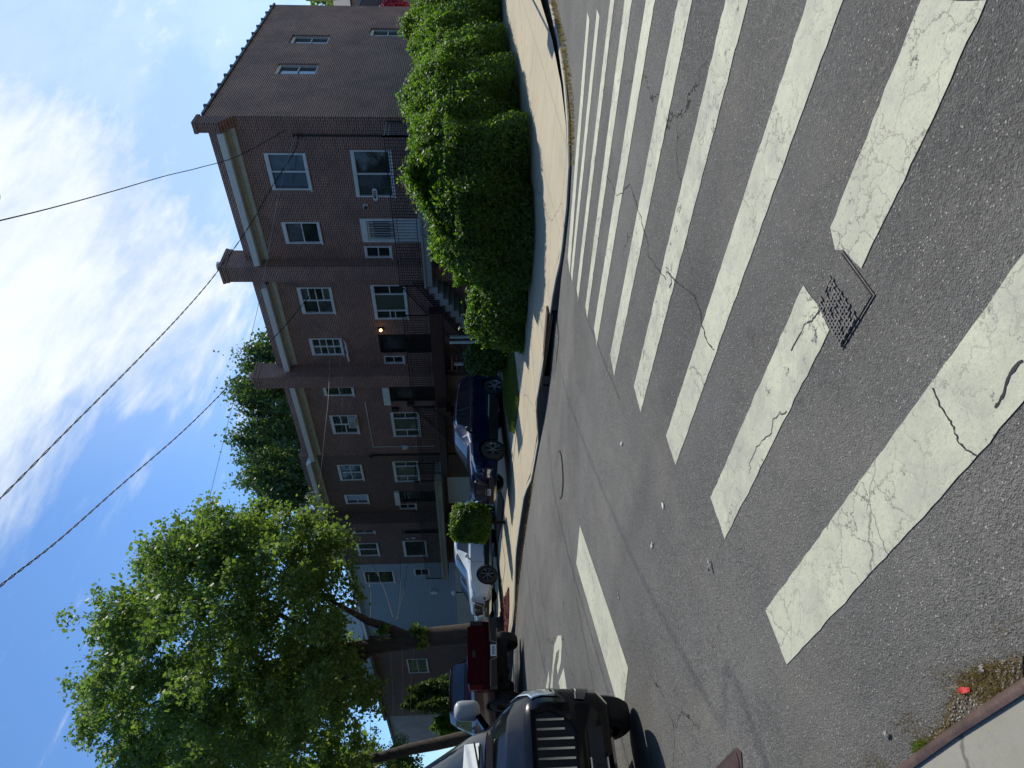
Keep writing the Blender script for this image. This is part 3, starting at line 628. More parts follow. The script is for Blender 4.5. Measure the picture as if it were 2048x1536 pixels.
# storm drain in the far kerb
t = thing('storm_drain', (-9.3, 10.4, 0), 'black storm drain inlet set in the far corner kerb', 'storm drain')
zc = float(kerb_top(-9.3, 10.35)); cv = MB()
cv.box(INLET[0]-.02, INLET[1]+.02, 10.75, 10.8, zc-.6, zc-.03); cv.box(INLET[0]-.05, INLET[0], 10.3, 10.8, zc-.6, zc-.03); cv.box(INLET[1], INLET[1]+.05, 10.3, 10.8, zc-.6, zc-.03)
attach(cv.build('cavity', M['dark']), t); hd = MB(); hd.box(INLET[0]-.05, INLET[1]+.05, 10.27, 10.52, zc-.022, zc+.012); attach(hd.build('hood', M['steel']), t)
gr = MB(); zr = float(road_m(-9.3, 10.0))+.004
for i in range(16): gr.box(INLET[0]+.1+i*.11, INLET[0]+.15+i*.11, 9.72, 10.28, zr-.03, zr+.008)
gr.box(INLET[0], INLET[1], 9.68, 9.73, zr-.03, zr+.01); gr.box(INLET[0], INLET[1], 10.27, 10.3, zr-.03, zr+.01); attach(gr.build('grate', M['iron']), t)
gp = MB(); gp.box(INLET[0], INLET[1], 9.7, 10.29, zr+.001, zr+.004); attach(gp.build('grate_void', M['dark']), t)
# ------------------------------------------------------------------ row houses
FY = 21.3
def hole_wall(mb, u0, u1, v0, v1, holes, to, depth=.12):
    us = sorted({u0, u1, *[h[0] for h in holes], *[h[1] for h in holes]}); vs = sorted({v0, v1, *[h[2] for h in holes], *[h[3] for h in holes]})
    us = [u for u in us if u0 <= u <= u1]; vs = [v for v in vs if v0 <= v <= v1]
    for a, b in zip(us[:-1], us[1:]):
        for c, d in zip(vs[:-1], vs[1:]):
            cu, cvv = (a+b)/2, (c+d)/2
            if any(h[0] < cu < h[1] and h[2] < cvv < h[3] for h in holes): continue
            mb.quad(to(a, c, 0), to(b, c, 0), to(b, d, 0), to(a, d, 0))
    for a, b, c, d in holes:
        mb.quad(to(a,c,0), to(a,d,0), to(a,d,depth), to(a,c,depth)); mb.quad(to(b,c,0), to(b,c,depth), to(b,d,depth), to(b,d,0))
        mb.quad(to(a,d,0), to(b,d,0), to(b,d,depth), to(a,d,depth)); mb.quad(to(a,c,0), to(a,c,depth), to(b,c,depth), to(b,c,0))
    return mb
front = lambda u, v, w: (u, FY+w, v)      # w>0 goes into the house
def mkfront(Y): return lambda u, v, w: (u, Y+w, v)
def mkside(X, sgn=1): return lambda u, v, w: (X-w*sgn, u, v)
def tbox(mb, to, u0, u1, v0, v1, w0, w1):
    P_ = [to(a, b, c) for c in (w0, w1) for b in (v0, v1) for a in (u0, u1)]
    return mb.add(P_, [[0,2,3,1],[4,5,7,6],[0,1,5,4],[1,3,7,5],[3,2,6,7],[2,0,4,6]])
def window(parent, to, u0, u1, v0, v1, cols=(1,), rows=(1,), head=.13, mats=None, w=.05, dep=.06, sill=.05, extra=None, mat=None):
    """white frame with mullions; panes are a sub-part"""
    fr = MB(); f = w
    tbox(fr, to, u0, u0+f, v0, v1, -.012, dep+.03); tbox(fr, to, u1-f, u1, v0, v1, -.012, dep+.03)
    tbox(fr, to, u0+f, u1-f, v0, v0+f*1.2, -.03, dep+.03); tbox(fr, to, u0+f, u1-f, v1-head, v1, -.012, dep+.03)
    tbox(fr, to, u0-.03, u1+.03, v0-sill, v0-.001, -.06, .1)
    iu0, iu1, iv0, iv1 = u0+f, u1-f, v0+f*1.2, v1-head; tot = sum(cols); x = iu0; cells = []
    for ci, cw in enumerate(cols):
        x2 = x+(iu1-iu0)*cw/tot
        if ci < len(cols)-1: tbox(fr, to, x2-.025, x2+.025, iv0, iv1, .008, dep+.02)
        rw = rows[ci] if isinstance(rows[0], (tuple, list)) else rows; ty = sum(rw); y = iv0
        for ri, rh in enumerate(rw):
            y2 = y+(iv1-iv0)*rh/ty
            if ri < len(rw)-1: tbox(fr, to, x+(.025 if ci else 0), x2-(.025 if ci < len(cols)-1 else 0), y2-.018, y2+.018, .012, dep+.02)
            cells.append((x, x2, y, y2, ci, ri)); y = y2
        x = x2
    frame = fr.build('window', mat or M['white'], parent); g = MB(); mats = mats or [M['pane']]
    for (a, b, c, d, ci, ri) in cells:
        g.quad(to(a, c, dep), to(b, c, dep), to(b, d, dep), to(a, d, dep), mi=(ci*3+ri) % len(mats))
    p = g.build('pane', None, frame, mats=mats); recalc_out(p, to); return frame
def recalc_out(o, to):
    want = Vector(to(0,0,-1))-Vector(to(0,0,0))
    if o.data.polygons[0].normal.dot(want) < 0: o.data.flip_normals()
def railing(name, parent, pts, h=.85, sp=.115, mat=None, posts=True, scroll=False):
    mb = MB(); pts = [Vector(p) for p in pts]; U = Vector((0,0,1))
    for a, b in zip(pts[:-1], pts[1:]):
        mb.bar(a+U*h, b+U*h, .035, .03); mb.bar(a+U*.1, b+U*.1, .022, .022); mb.bar(a+U*(h-.12), b+U*(h-.12), .018, .018); n = max(1, int((b-a).length/sp))
        for k in range(n+1):
            p = a.lerp(b, k/n); big = posts and k in (0, n); mb.bar(p+U*(0 if big else .1), p+U*(h+(.04 if big else 0)), .04 if big else .015)
    return mb.build(name, mat or M['black_iron'], parent)
def stairs(parent, x0, x1, z0, z1, y0, y1, mat, n=None, side=True):
    """flight running along the facade: from (x0,z0) high to (x1,z1) low"""
    n = n or int((z0-z1)/.18); mb = MB(); dx = (x1-x0)/n; dz = (z0-z1)/n
    for i in range(n):
        a = x0+dx*i; b = x0+dx*(i+1); zt = z0-dz*(i+1); mb.box(min(a,b), max(a,b), y0, y1, zt-.28, zt)
        mb.box(min(a,b)-.02, max(a,b)+.02, y0-.02, y1-.004, zt+.0005, zt+.03)
    return mb.build('stairs', mat, parent)
def cornice(parent, xa, xb, z=9.04, Y=FY, mat=None):
    mb = MB(); mb.box(xa, xb, Y-.035, Y+.0, z, z+.16); mb.box(xa, xb, Y-.09, Y, z+.161, z+.225); mb.box(xa, xb, Y-.36, Y, z+.226, z+.262)
    mb.build('cornice', M['cream'], parent)
    g = MB(); pr_ = [(Y-.362, z+.235), (Y-.44, z+.245), (Y-.47, z+.33), (Y-.50, z+.41), (Y-.50, z+.43), (Y-.30, z+.44), (Y+.05, z+.40)]
    for i in range(len(pr_)-1): g.quad((xa, *pr_[i]), (xb, *pr_[i]), (xb, *pr_[i+1]), (xa, *pr_[i+1]))
    for x in (xa, xb): g.add([(x, *p) for p in pr_], [list(range(len(pr_)))])
    for k in range(int((xb-xa)/1.6)): pass
    o = g.build('gutter', M['gutter'], parent); recalc(o); return o
def chimney(parent, x0, x1, y0, y1, z0, z1, ystack, mat=None, pot=True):
    mb = MB(); mb.box(x0, x1, y0, FY+.02, z0, 9.2); mb.box(x0, x1, y0, ystack, 9.2, z1); mb.box(x0-.03, x1+.03, y0-.03, ystack+.03, z1-.22, z1-.08); mb.box(x0-.05, x1+.05, y0-.05, ystack+.05, z1-.079, z1+.02)
    c = mb.build('chimney', mat or M['brick'], parent); cx, cy = (x0+x1)/2, (y0+ystack)/2
    if pot:
        p = MB(); p.lathe([(.09,0),(.09,.16),(.16,.17),(.17,.24),(.001,.30)], (cx, cy, z1+.02), n=14); p.build('chimney_cap', M['galv'], c)
    return c
def security_door(parent, to, u0, u1, v0, v1, white=True, head=.1, grille=True, solid=None):
    fr = MB(); f = .07
    tbox(fr, to, u0, u0+f, v0, v1, -.015, .09); tbox(fr, to, u1-f, u1, v0, v1, -.015, .09); tbox(fr, to, u0+f, u1-f, v1-head, v1, -.015, .09)
    fr.build('door_frame', M['white'] if white else M['black_iron'], parent)
    d = MB(); tbox(d, to, u0+f, u1-f, v0, v1-head, .06, .10); dr = d.build('door', solid or (M['white'] if white else M['dark']), parent)
    if grille:
        g = MB(); mu = (u0+u1)/2
        a, b, c, e = u0+f+.01, u1-f-.01, v0+.05, v1-head-.03
        for q in (a, b-.03): tbox(g, to, q, q+.03, c, e, .02, .045)
        for q in (c, c+(e-c)*.42, c+(e-c)*.5, e-.03): tbox(g, to, a+.03, b-.03, q, q+.03, .02, .045)
        n = 8
        for i in range(1, n): 
            x = a+(b-a)*i/n; tbox(g, to, x-.007, x+.007, c+.03, e-.03, .025, .04)
        for zz in (c+.12, c+(e-c)*.36, e-.14, c+(e-c)*.56):
            for i in range(4):
                cx = a+(b-a)*(i+.5)/4
                for k in range(10):
                    an = k/10*6.283; an2 = (k+1)/10*6.283; r_ = .05
                    g.bar(to(cx+r_*math.cos(an), zz+r_*math.sin(an), .032), to(cx+r_*math.cos(an2), zz+r_*math.sin(an2), .032), .012)
        g.build('door_grille', M['white'] if white else M['black_iron'], dr)
        pn = MB(); pn.quad(to(a+.04, c+(e-c)*.5, .057), to(b-.04, c+(e-c)*.5, .057), to(b-.04, e-.05, .057), to(a+.04, e-.05, .057)); o = pn.build('door_glass', M['pane3'], dr); recalc_out(o, to)
    h = MB(); h.sphere(to(u1-f-.06, v0+1.0, .03), .03, 6); h.build('handle', M['chrome'], dr); return dr
def shell(parent, x0, x1, zt, back=32.4, holes=(), zb=.3, mat=None, right=False, left=False, rholes=(), Y=FY, z_base=None):
    mb = MB(); hole_wall(mb, x0, x1, zb, zt, list(holes), mkfront(Y)); 
    k0 = len(mb.f)
    if right: hole_wall(mb, Y, back, zb, zt, list(rholes), mkside(x1), .2)
    k1 = len(mb.f)
    if left: mb.quad((x0,Y,zb), (x0,back,zb), (x0,back,zt), (x0,Y,zt))
    mb.quad((x0,back,zb), (x1,back,zb), (x1,back,zt), (x0,back,zt)); mb.mi = [1 if (rholes and k0 <= i < k1) else 0 for i in range(len(mb.f))]; w = mb.build('wall', None, parent, mats=[mat or M['brick'], M['brick_side']])
    r_ = MB(); r_.box(x0+.04, x1-.04, Y+.06, back-.05, zt-.30, zt-.18); r_.build('roof', M['roof'], parent)
    return w
def address(parent, txt, loc, size, mat, rot=(R(90),0,0)):
    cu = bpy.data.curves.new('number', 'FONT'); cu.body = txt; cu.size = size; cu.align_x = 'CENTER'; cu.align_y = 'CENTER'; cu.extrude = .004; cu.offset = .003
    o = bpy.data.objects.new('number', cu); link(o); o.rotation_euler = rot; o.location = loc; bpy.context.view_layer.update()
    me = bpy.data.meshes.new_from_object(o.evaluated_get(bpy.context.evaluated_depsgraph_get())); me.transform(worldm(o)); bpy.data.objects.remove(o)
    me.materials.clear(); me.materials.append(mat); q = link(bpy.data.objects.new('number', me)); attach(q, parent); return q
GRP = 'brick row houses across the street'
P1, P2_, P3 = M['pane'], M['pane2'], M['pane3']
def S(a, b): return (-b, -a)        # street offsets to the left -> X range
# --- house A (corner)
A_ = thing('row_house', (-12, FY, .9), 'corner brick row house with long blank side wall, white door and big sliding windows', 'house', GRP)
side_holes = [(24.75,25.75,7.02,8.48), (27.8,28.72,7.05,8.5), (28.72,29.62,4.25,5.58)]
fh = [(*S(10.47,11.78),7.04,8.34), (*S(13.02,13.90),7.03,8.31), (*S(10.35,12.04),4.26,5.56), (*S(12.88,13.84),3.38,5.57), (*S(14.02,14.52),4.6,5.56), (*S(13.74,14.62),.9,2.92), (*S(10.3,13.1),.95,2.83)]
shell(A_, -15.0, -9.25, 9.9, holes=fh, right=True, left=True, rholes=side_holes)
window(A_, front, *S(10.47,11.78), 7.04, 8.34, (1,1), (1,), mats=[P1, P1, P1, P3]); window(A_, front, *S(13.02,13.90), 7.03, 8.31, (1,), (1,1), mats=[P1, P3])
window(A_, front, *S(10.35,12.04), 4.26, 5.56, (1,1), (1,), mats=[P3, P1, P1, P1]); window(A_, front, *S(14.02,14.52), 4.6, 5.56, (1,), (1,1), head=.1)
security_door(A_, front, *S(12.88,13.84), 3.38, 5.57, head=.22); security_door(A_, front, *S(13.74,14.62), .9, 2.92, head=.12)
tr = MB(); tr.box(-13.2, -10.2, FY-.04, FY+.05, 2.70, 2.86); tr.box(-13.2,-13.06, FY-.04, FY+.05, .9, 2.70); tr.box(-10.34,-10.2, FY-.04, FY+.05, .9, 2.70); tr.build('garage_trim', M['cream'], A_)
gd = MB(); gd.box(-13.06, -10.34, FY+.06, FY+.1, .9, 2.7); [gd.box(-13.06, -10.34, FY+.05, FY+.062, .9+k*.45, .92+k*.45) for k in range(1,4)]; gd.build('garage_door', M['cream'], A_)
for h_ in side_holes:
    window(A_, mkside(-9.33), h_[0], h_[1], h_[2], h_[3], (1,), (1,1), mats=[P1, P1], head=.12)
cornice(A_, -14.56, -9.62)
wing = MB(); wing.box(-9.58, -9.25, 20.80, FY, 9.35, 10.0); wing.box(-9.60, -9.23, 20.76, FY+.05, 10.0, 10.12)
wing.add([(-9.58,FY,8.95), (-9.25,FY,8.95), (-9.25,FY,9.35), (-9.58,FY,9.35), (-9.58,20.80,9.35), (-9.25,20.80,9.35)], [[0,1,5,4],[0,4,3],[1,2,5],[3,4,5,2]]); wing.build('parapet_end', M['brick'], A_)
cp = MB(); cp.box(-9.30-.2, -9.19, FY+.05, 32.45, 9.9, 9.97)
for k in range(13): y = 21.9+k*.84; cp.box(-9.54, -9.17, y, y+.10, 9.88, 10.05)
cp.build('coping', M['coping'], A_)
cm = MB(); cm.box(-14.95, -9.3, 20.1, FY-.002, 3.08, 3.30); cm.box(-15.0, -9.25, 20.05, FY-.003, 3.301, 3.37); cm.box(-9.75, -9.3, 20.15, FY-.005, .6, 3.08); cm.build('landing', M['landing'], A_)
stairs(A_, -15.0, -18.6, 3.37, .98, 20.12, 21.15, M['landing'], 13)
railing('railing', A_, [(-9.35, 21.2, 3.37), (-9.35, 20.15, 3.37), (-14.95, 20.15, 3.37)], .88)
railing('railing', A_, [(-14.98, 20.18, 3.37), (-18.5, 20.18, 1.05)], .85); railing('railing', A_, [(-14.98, 21.1, 3.37), (-18.5, 21.1, 1.05)], .85)
pq = onY(750, 389, FY); pl = MB(); n_ = 16; rad = .085; V = [(pq.x+.15+rad*math.sin(a), FY-.02, pq.z+rad*math.cos(a)) for a in [math.pi*k/n_ for k in range(n_+1)]]+[(pq.x-.15-rad*math.sin(a), FY-.02, pq.z-rad*math.cos(a)) for a in [math.pi*k/n_ for k in range(n_+1)]]
pl.add(V, [list(range(len(V)))]); pl.add([(v[0], FY, v[2]) for v in V]+V, [[i, (i+1)%len(V), len(V)+(i+1)%len(V), len(V)+i] for i in range(len(V))]); plq = pl.build('number_plaque', M['white'], A_); recalc(plq)
attach(address(plq, '4055', (pq.x, FY-.024, pq.z), .15, M['dark']), plq)
c_ = onY(731, 412, FY); sc_ = MB(); sc_.box(c_.x-.09, c_.x+.09, FY-.06, FY, c_.z-.09, c_.z+.07); sc_.build('camera_base', M['white'], A_); sc2 = MB(); sc2.sphere((c_.x, FY-.12, c_.z-.02), .065, 8); sc2.build('security_camera', M['plastic'], A_)
dp = MB(); dp.tube([(-9.85,FY-.05,.9), (-9.85,FY-.05,6.9), (-9.86,FY-.08,7.0)], .028, 8); dp.tube([(-9.85,FY-.05,6.9), (-9.8,FY-.12,7.25), (-9.78,FY-.25,7.2)], .03, 8); dp.build('service_mast', M['black_iron'], A_)
# --- houses B..E
def row_house(x0, x1, label, wins, zt=9.9, dz=0., mat=None, corn=None):
    t = thing('row_house', ((x0+x1)/2, FY, 1.0), label, 'house', GRP); shell(t, x0, x1, zt+dz, holes=[w_[:4] for w_ in wins], mat=mat, left=True, right=True)
    if corn: cornice(t, corn[0], corn[1], 9.04+dz)
    return t
bw = [(*S(15.85,17.12),7.06,8.32), (*S(18.41,19.33),7.05,8.33), (*S(15.75,17.43),4.24,5.54), (*S(18.23,19.21),3.3,5.52), (*S(19.41,19.85),4.58,5.41)]
B_h = row_house(-20.5, -15.0, 'brick row house second from the corner with lit wall lamp and black door', bw, corn=(-19.83,-15.55), mat=M['brick'])
window(B_h, front, *bw[0], (1,1), ((1,1), (1,1,1,1)), mats=[P3, P1, P1, P2_, P1, P1]); window(B_h, front, *bw[1], (1,1), ((1,1,1,1), (1,1,1,1)), mats=[P1, P3]); window(B_h, front, *bw[2], (1,2.2,1.1), ((1,.5,1.2), (1,), (1,1.1)), mats=[P1, P1, P1, P2_, P2_, P2_, P1, P1, P1])
security_door(B_h, front, *bw[3], white=False); window(B_h, front, *bw[4], (1,), (1,1), head=.06)
bal = MB(); q0 = onY(694, 692, FY-.15)
for k in range(3): bal.bar((-19.3+k*.4, FY-.02, 6.93), (-19.3+k*.4, FY-.3, 6.80), .05)
bal.box(-19.4, -18.4, FY-.33, FY-.28, 6.78, 6.84); bal.build('window_bracket', M['white'], B_h)
lm = onY(761, 656, FY); lw = MB(); lw.box(lm.x-.05, lm.x+.05, FY-.1, FY, lm.z-.12, lm.z+.1); lmo = lw.build('wall_lamp', M['black_iron'], B_h); lb = MB(); lb.sphere((lm.x, FY-.14, lm.z-.02), .055, 8); attach(lb.build('bulb', M['lit']), lmo)
cm = MB(); cm.box(-20.6, -15.9, 19.7, 20.09, 2.78, 3.26); cm.box(-20.6, -18.62, 20.09, FY-.002, 2.9, 3.26); cm.build('landing', M['brown_paint'], B_h)
sb = MB(); V0 = [(-16.0,20.0,3.26), (-15.35,20.0,3.85), (-15.35,20.0,3.3), (-15.95,20.0,2.7)]
sb.add([(-15.9,19.72,3.24), (-15.0,19.72,2.75), (-15.0,19.72,2.25), (-15.9,19.72,2.6), (-15.9,19.80,3.24), (-15.0,19.80,2.75), (-15.0,19.80,2.25), (-15.9,19.80,2.6)], [[0,1,2,3],[7,6,5,4],[0,4,5,1],[3,2,6,7]]) 
railing('railing', B_h, [(-16.0,19.75,3.26), (-20.5,19.75,3.26)], .95)
stairs(B_h, -20.6, -23.2, 3.26, 1.5, 19.4, 20.0, M['brown_paint'], 10); railing('railing', B_h, [(-20.62,19.45,3.26), (-23.2,19.45,1.55)], .9)
pst = MB()
for yy in (19.74, 20.05): pst.box(-17.36, -17.28, yy-.04, yy+.04, .9, 2.55)
pst.build('porch_post', M['white'], B_h)
gtt = MB(); ga = onY(910, 725, 20.6)
for k in range(7): gtt.box(ga.x-.45, ga.x+.45, 20.58, 20.61, 1.3+k*.2, 1.38+k*.2)
for x_ in (ga.x-.47, ga.x+.44): gtt.box(x_, x_+.04, 20.57, 20.62, 1.0, 2.75)
gtt.build('louvred_gate', M['pane3'], B_h); fl = MB(); fl.box(ga.x-.03, ga.x+.05, 20.45, 20.57, 2.05, 2.45); fl.build('door_light', M['globe'], B_h)
chimney(B_h, -15.20, -14.55, 20.77, 0, .9, 10.72, 21.85)
cw_ = [(*S(21.2,21.75),6.95,8.23), (*S(23.02,24.29),7.04,8.24), (*S(22.88,24.57),4.22,5.48), (*S(21.25,22.14),3.28,5.53)]
C_h = row_house(-25.9, -20.5, 'brick row house behind the blue car with an air conditioner in its upper window', cw_, corn=(-25.75,-20.52), mat=M['brick_red'])
window(C_h, front, *cw_[0], (1,), (1,1)); window(C_h, front, *cw_[1], (1,1.05), ((1,1), (1,1,1)), mats=[P1, P1, P1, P3]); window(C_h, front, *cw_[2], (1,1.9,.9), ((1,1), (1,), (1,1)), mats=[P1, P3, P1, P2_, P1, P1, P1])
security_door(C_h, front, *cw_[3], white=False, head=.3); cb_ = MB(); cb_.box(-22.25,-21.15, FY-.16, FY+.02, 5.36, 5.66); cb_.build('door_canopy', M['white'], C_h)
ac = MB(); ac.box(-23.58,-23.12, FY-.30, FY+.02, 7.05, 7.38); aco = ac.build('air_conditioner', M['white'], C_h); ag = MB()
for k in range(6): ag.box(-23.55,-23.15, FY-.31, FY-.299, 7.09+k*.045, 7.11+k*.045)
attach(ag.build('grille', M['plastic']), aco)
cm = MB(); cm.box(-25.9, -20.95, 20.02, FY-.002, 2.95, 3.25); cm.build('landing', M['brown_paint'], C_h); railing('railing', C_h, [(-21.2,20.06,3.25), (-25.8,20.06,3.25)], .95)
chimney(C_h, -20.49, -19.86, 20.54, 0, .9, 10.75, 21.4)
pp = MB(); pp.tube([(-25.85,FY-.05,1.0), (-25.85,FY-.05,6.55), (-25.8,FY-.15,6.75), (-25.78,FY-.25,6.6)], .045, 8); pp.build('service_mast', M['black_iron'], C_h)
cdt = MB(); e1 = onY(730, 803, FY); e2 = onY(747, 893, FY); cdt.tube([(e1.x,FY-.03,e1.z), (e2.x,FY-.03,e2.z), (e2.x,FY-.03,3.6)], .018, 6); cdt.build('conduit', M['gutter'], C_h)
bs = onY(811, 888, FY); bk = MB(); bk.lathe([(.07,-.15),(.11,0),(.12,.12)], (bs.x, FY-.2, bs.z), n=12); bk.build('hanging_bucket', M['white'], C_h)
for (x_, y_) in ((790, 817), (820, 806)):
    q_ = onY(x_, y_, FY); lb2 = MB(); lb2.box(q_.x-.1, q_.x+.1, FY-.12, FY, q_.z-.18, q_.z+.12); lb2.build('wall_lantern', M['black_iron'], C_h)
dw = [(*S(26.60,27.84),7.27,8.44), (*S(29.07,29.86),7.25,8.45), (*S(26.41,28.05),4.5,5.73), (*S(28.86,29.76),3.62,5.76), (*S(29.96,30.45),4.83,5.7), (*S(27.75,30.05),1.15,3.1)]
D_h = row_house(-31.4, -25.9, 'brick row house behind the round shrub with pale garage door below its landing', dw, dz=.24, corn=(-30.8,-25.92), mat=M['brick_brown'])
window(D_h, front, *dw[0], (1,1), (1,1)); window(D_h, front, *dw[1], (1,), (1,1), mats=[P3, P1]); window(D_h, front, *dw[2], (1,1.9,.9), ((1,1), (1,), (1,1)), mats=[P1, P3, P1, P2_, P1, P1, P1])
security_door(D_h, front, *dw[3], white=False, head=.3); cb_ = MB(); cb_.box(-29.9,-28.8, FY-.14, FY+.02, 5.6, 5.86); cb_.build('door_canopy', M['white'], D_h); window(D_h, front, *dw[4], (1,), (1,1), head=.06)
gd = MB(); gd.box(-30.05,-27.75, FY+.05, FY+.1, 1.1, 3.1); [gd.box(-30.05,-27.75, FY+.042, FY+.055, 1.1+k*.5, 1.13+k*.5) for k in range(1,4)]; gd.build('garage_door', M['gutter'], D_h)
cm = MB(); cm.box(-35.8, -26.5, 20.1, FY-.002, 3.3, 3.52); cm.box(-35.8, -26.5, 20.05, FY-.003, 3.521, 3.62); cm.build('landing', M['kerb'], D_h); railing('railing', D_h, [(-26.5,21.2,3.62), (-26.5,20.14,3.62), (-35.7,20.14,3.62)], .95)
chimney(D_h, -31.35, -30.7, 20.6, 0, 1.0, 11.15, 21.6, mat=M['brick_brown'])
ew = [(*S(33.66,34.98),7.27,8.44), (*S(32.2,32.65),7.27,8.44), (*S(33.52,35.16),4.56,5.84), (*S(32.1,32.79),3.62,5.80)]
E_h = row_house(-35.95, -31.4, 'brick row house at the far end, half hidden by the maple crown', ew, dz=.24, corn=(-35.9,-31.4), mat=M['brick_brown'])
window(E_h, front, *ew[0], (1,1), (1,)); window(E_h, front, *ew[1], (1,), (1,1)); window(E_h, front, *ew[2], (1,), (1,)); window(E_h, front, *ew[2][:2], 4.56, 5.84, (1,1), (1,)) if False else None
security_door(E_h, front, *ew[3], white=False, head=.2)
for ch, (x_, y_) in (('n', (814, 1077)), ('8', (827, 1076))):
    q_ = onY(x_, y_, FY); address(E_h, ch, (q_.x, FY-.02, q_.z), .34, M['white'])
# --- blue sided house, set at the end of the row
def simple_house(name, x0, x1, Y, back, zb, zt, mat, label, wins, cat='house', roof=None, right=True, group=None):
    t = thing(name, ((x0+x1)/2, Y, zb), label, cat, group); mb = MB(); hole_wall(mb, x0, x1, zb, zt, [w_[:4] for w_ in wins], mkfront(Y))
    mb.quad((x1,Y,zb), (x1,back,zb), (x1,back,zt), (x1,Y,zt)); mb.quad((x0,Y,zb), (x0,back,zb), (x0,back,zt), (x0,Y,zt)); mb.quad((x0,back,zb), (x1,back,zb), (x1,back,zt), (x0,back,zt))
    mb.build('wall', mat, t); r_ = MB(); r_.box(x0-.1, x1+.1, Y-.3, back+.1, zt, zt+.18); r_.build('roof', M['roof'], t); return t
q1 = onY(740, 1133, FY); bx1 = -35.97; bx0 = onY(800, 1275, FY).x-2.2
bwn = [(*S(36.9,38.25),7.0,8.55), (*S(36.75,38.2),4.3,5.75)]
bwn = [(onY(750,1167,FY).x, onY(750,1143,FY).x, onY(788,1155,FY).z, onY(728,1155,FY).z), (onY(850,1152,FY).x, onY(850,1138,FY).x, onY(858,1145,FY).z, onY(828,1145,FY).z)]
BL = simple_house('sided_house', bx0, bx1, FY+.02, 32, 1.0, onY(712,1180,FY).z, M['blue_siding'], 'house with pale blue clapboard siding behind the maple trunk', bwn)
fB = mkfront(FY+.02)
for w_ in bwn: window(BL, fB, *w_, (1,), (1,1), head=.08)
ev = MB(); ev.box(bx0-.1, bx1+.05, FY-.35, FY+.0, onY(712,1180,FY).z-.05, onY(712,1180,FY).z+.12); ev.build('eave', M['white'], BL)
gq = onY(905, 1200, FY); gd = MB(); gd.box(bx0+.4, bx1-.6, FY-.03, FY+.01, 1.0, 3.0); gd.build('garage_door', M['cream'], BL)
mt_ = onY(868, 1182, FY); mtb = MB(); mtb.box(mt_.x-.15, mt_.x+.15, FY-.15, FY+.02, mt_.z-.2, mt_.z+.2); mtb.build('meter_box', M['white'], BL)
# --- dark brick house at the left with a sided bay above
Ly = FY-.4; dwn = [(onY(830,1346,Ly).x, onY(830,1318,Ly).x, onY(855,1330,Ly).z, onY(815,1330,Ly).z)]
lx1 = onY(800,1282,Ly).x; lx0 = onY(800,1432,Ly).x
DK = simple_house('brick_house', lx0, lx1, Ly, 31, .9, onY(752,1360,Ly).z, M['brick_brown'], 'dark brown brick house left of the maple with a white sided bay above', dwn)
window(DK, mkfront(Ly), *dwn[0], (1,), (1,1), head=.08)
by = Ly-.5; zb_ = onY(752,1350,Ly).z; zt_ = zb_+3.0; bxa = onY(740,1384,by).x; bxb = onY(740,1310,by).x
bb = MB(); hole_wall(bb, bxa, bxb, zb_+.02, zt_, [(bxa+.5, bxb-.6, zb_+.7, zt_-.5)], mkfront(by)); bb.quad((bxb,by,zb_), (bxb,Ly+3,zb_), (bxb,Ly+3,zt_), (bxb,by,zt_)); bb.quad((bxa,by,zb_), (bxa-1.6,Ly+1.2,zb_), (bxa-1.6,Ly+1.2,zt_), (bxa,by,zt_)); bb.box(bxa-.1, bxb+.15, by-.12, Ly+3, zb_-.12, zb_+.018)
bb.add([(bxa-1.7,Ly+1.2,zt_), (bxb+.2,Ly+3,zt_), (bxb+.2,by-.2,zt_), (bxa-.2,by-.2,zt_), ((bxa+bxb)/2,Ly+3,zt_+1.6), ((bxa+bxb)/2,by-.2,zt_+1.6)], [[2,1,4,5],[3,5,4,0],[3,2,5]]); bb.build('bay', M['pale_siding'], DK)
window(DK, mkfront(by), bxa+.5, bxb-.6, zb_+.7, zt_-.5, (1,1), (1,1), head=.1)
GX = onY(800,1520,Ly).x; gt = simple_house('stone_house', GX-3, lx0-.02, Ly+2, 30, .9, onY(790,1480,Ly+2).z, M['stone'], 'grey stucco house beyond the dark brick one', [])
up = onY(700,1400,Ly+2); 
ug = simple_house('sided_house', lx0-4.5, lx0+.5, Ly+3.2, 30, 1.0, onY(722,1400,Ly+3.2).z, M['grey_siding'], 'grey sided house rising behind the stucco house at the left', [])
# --- grey house glimpsed at the far right behind the corner house
gh = thing('grey_house', (-8, 44, .5), 'grey sided house with dark gable glimpsed beyond the corner house wall', 'house'); 
def on46(x, y): return onY(x, y, 46)
g0 = on46(703, 0); g1 = on46(840, 0); mb = MB(); xr = on46(760,-120).x; xl = on46(760,30).x-2
mb.box(xl, xr, 46, 58, .3, on46(703,5).z); mb.build('wall', M['grey_siding'], gh); rf = MB(); zt_ = on46(703,5).z
rf.add([(xl-.4,45.5,zt_), (xr+.4,45.5,zt_), (xr+.4,58.5,zt_), (xl-.4,58.5,zt_), (xl-.4,52,zt_+2.2), (xr+.4,52,zt_+2.2)], [[0,1,5,4],[2,3,4,5],[0,4,3],[1,2,5]]); rf.build('roof', M['roof'], gh)
pg = on46(750, 8); pr2 = MB(); pr2.add([(pg.x-2.0,45.2,pg.z-1.0), (pg.x+2.0,45.2,pg.z-1.0), (pg.x,45.2,pg.z+.9), (pg.x-2.0,46.1,pg.z-1.0), (pg.x+2.0,46.1,pg.z-1.0), (pg.x,46.1,pg.z+.9)], [[0,1,2],[3,5,4],[0,2,5,3],[1,4,5,2],[0,3,4,1]]); pr2.build('porch_gable', M['roof'], gh)
print('HOUSES', q1, bx0, bwn, lx0, lx1)
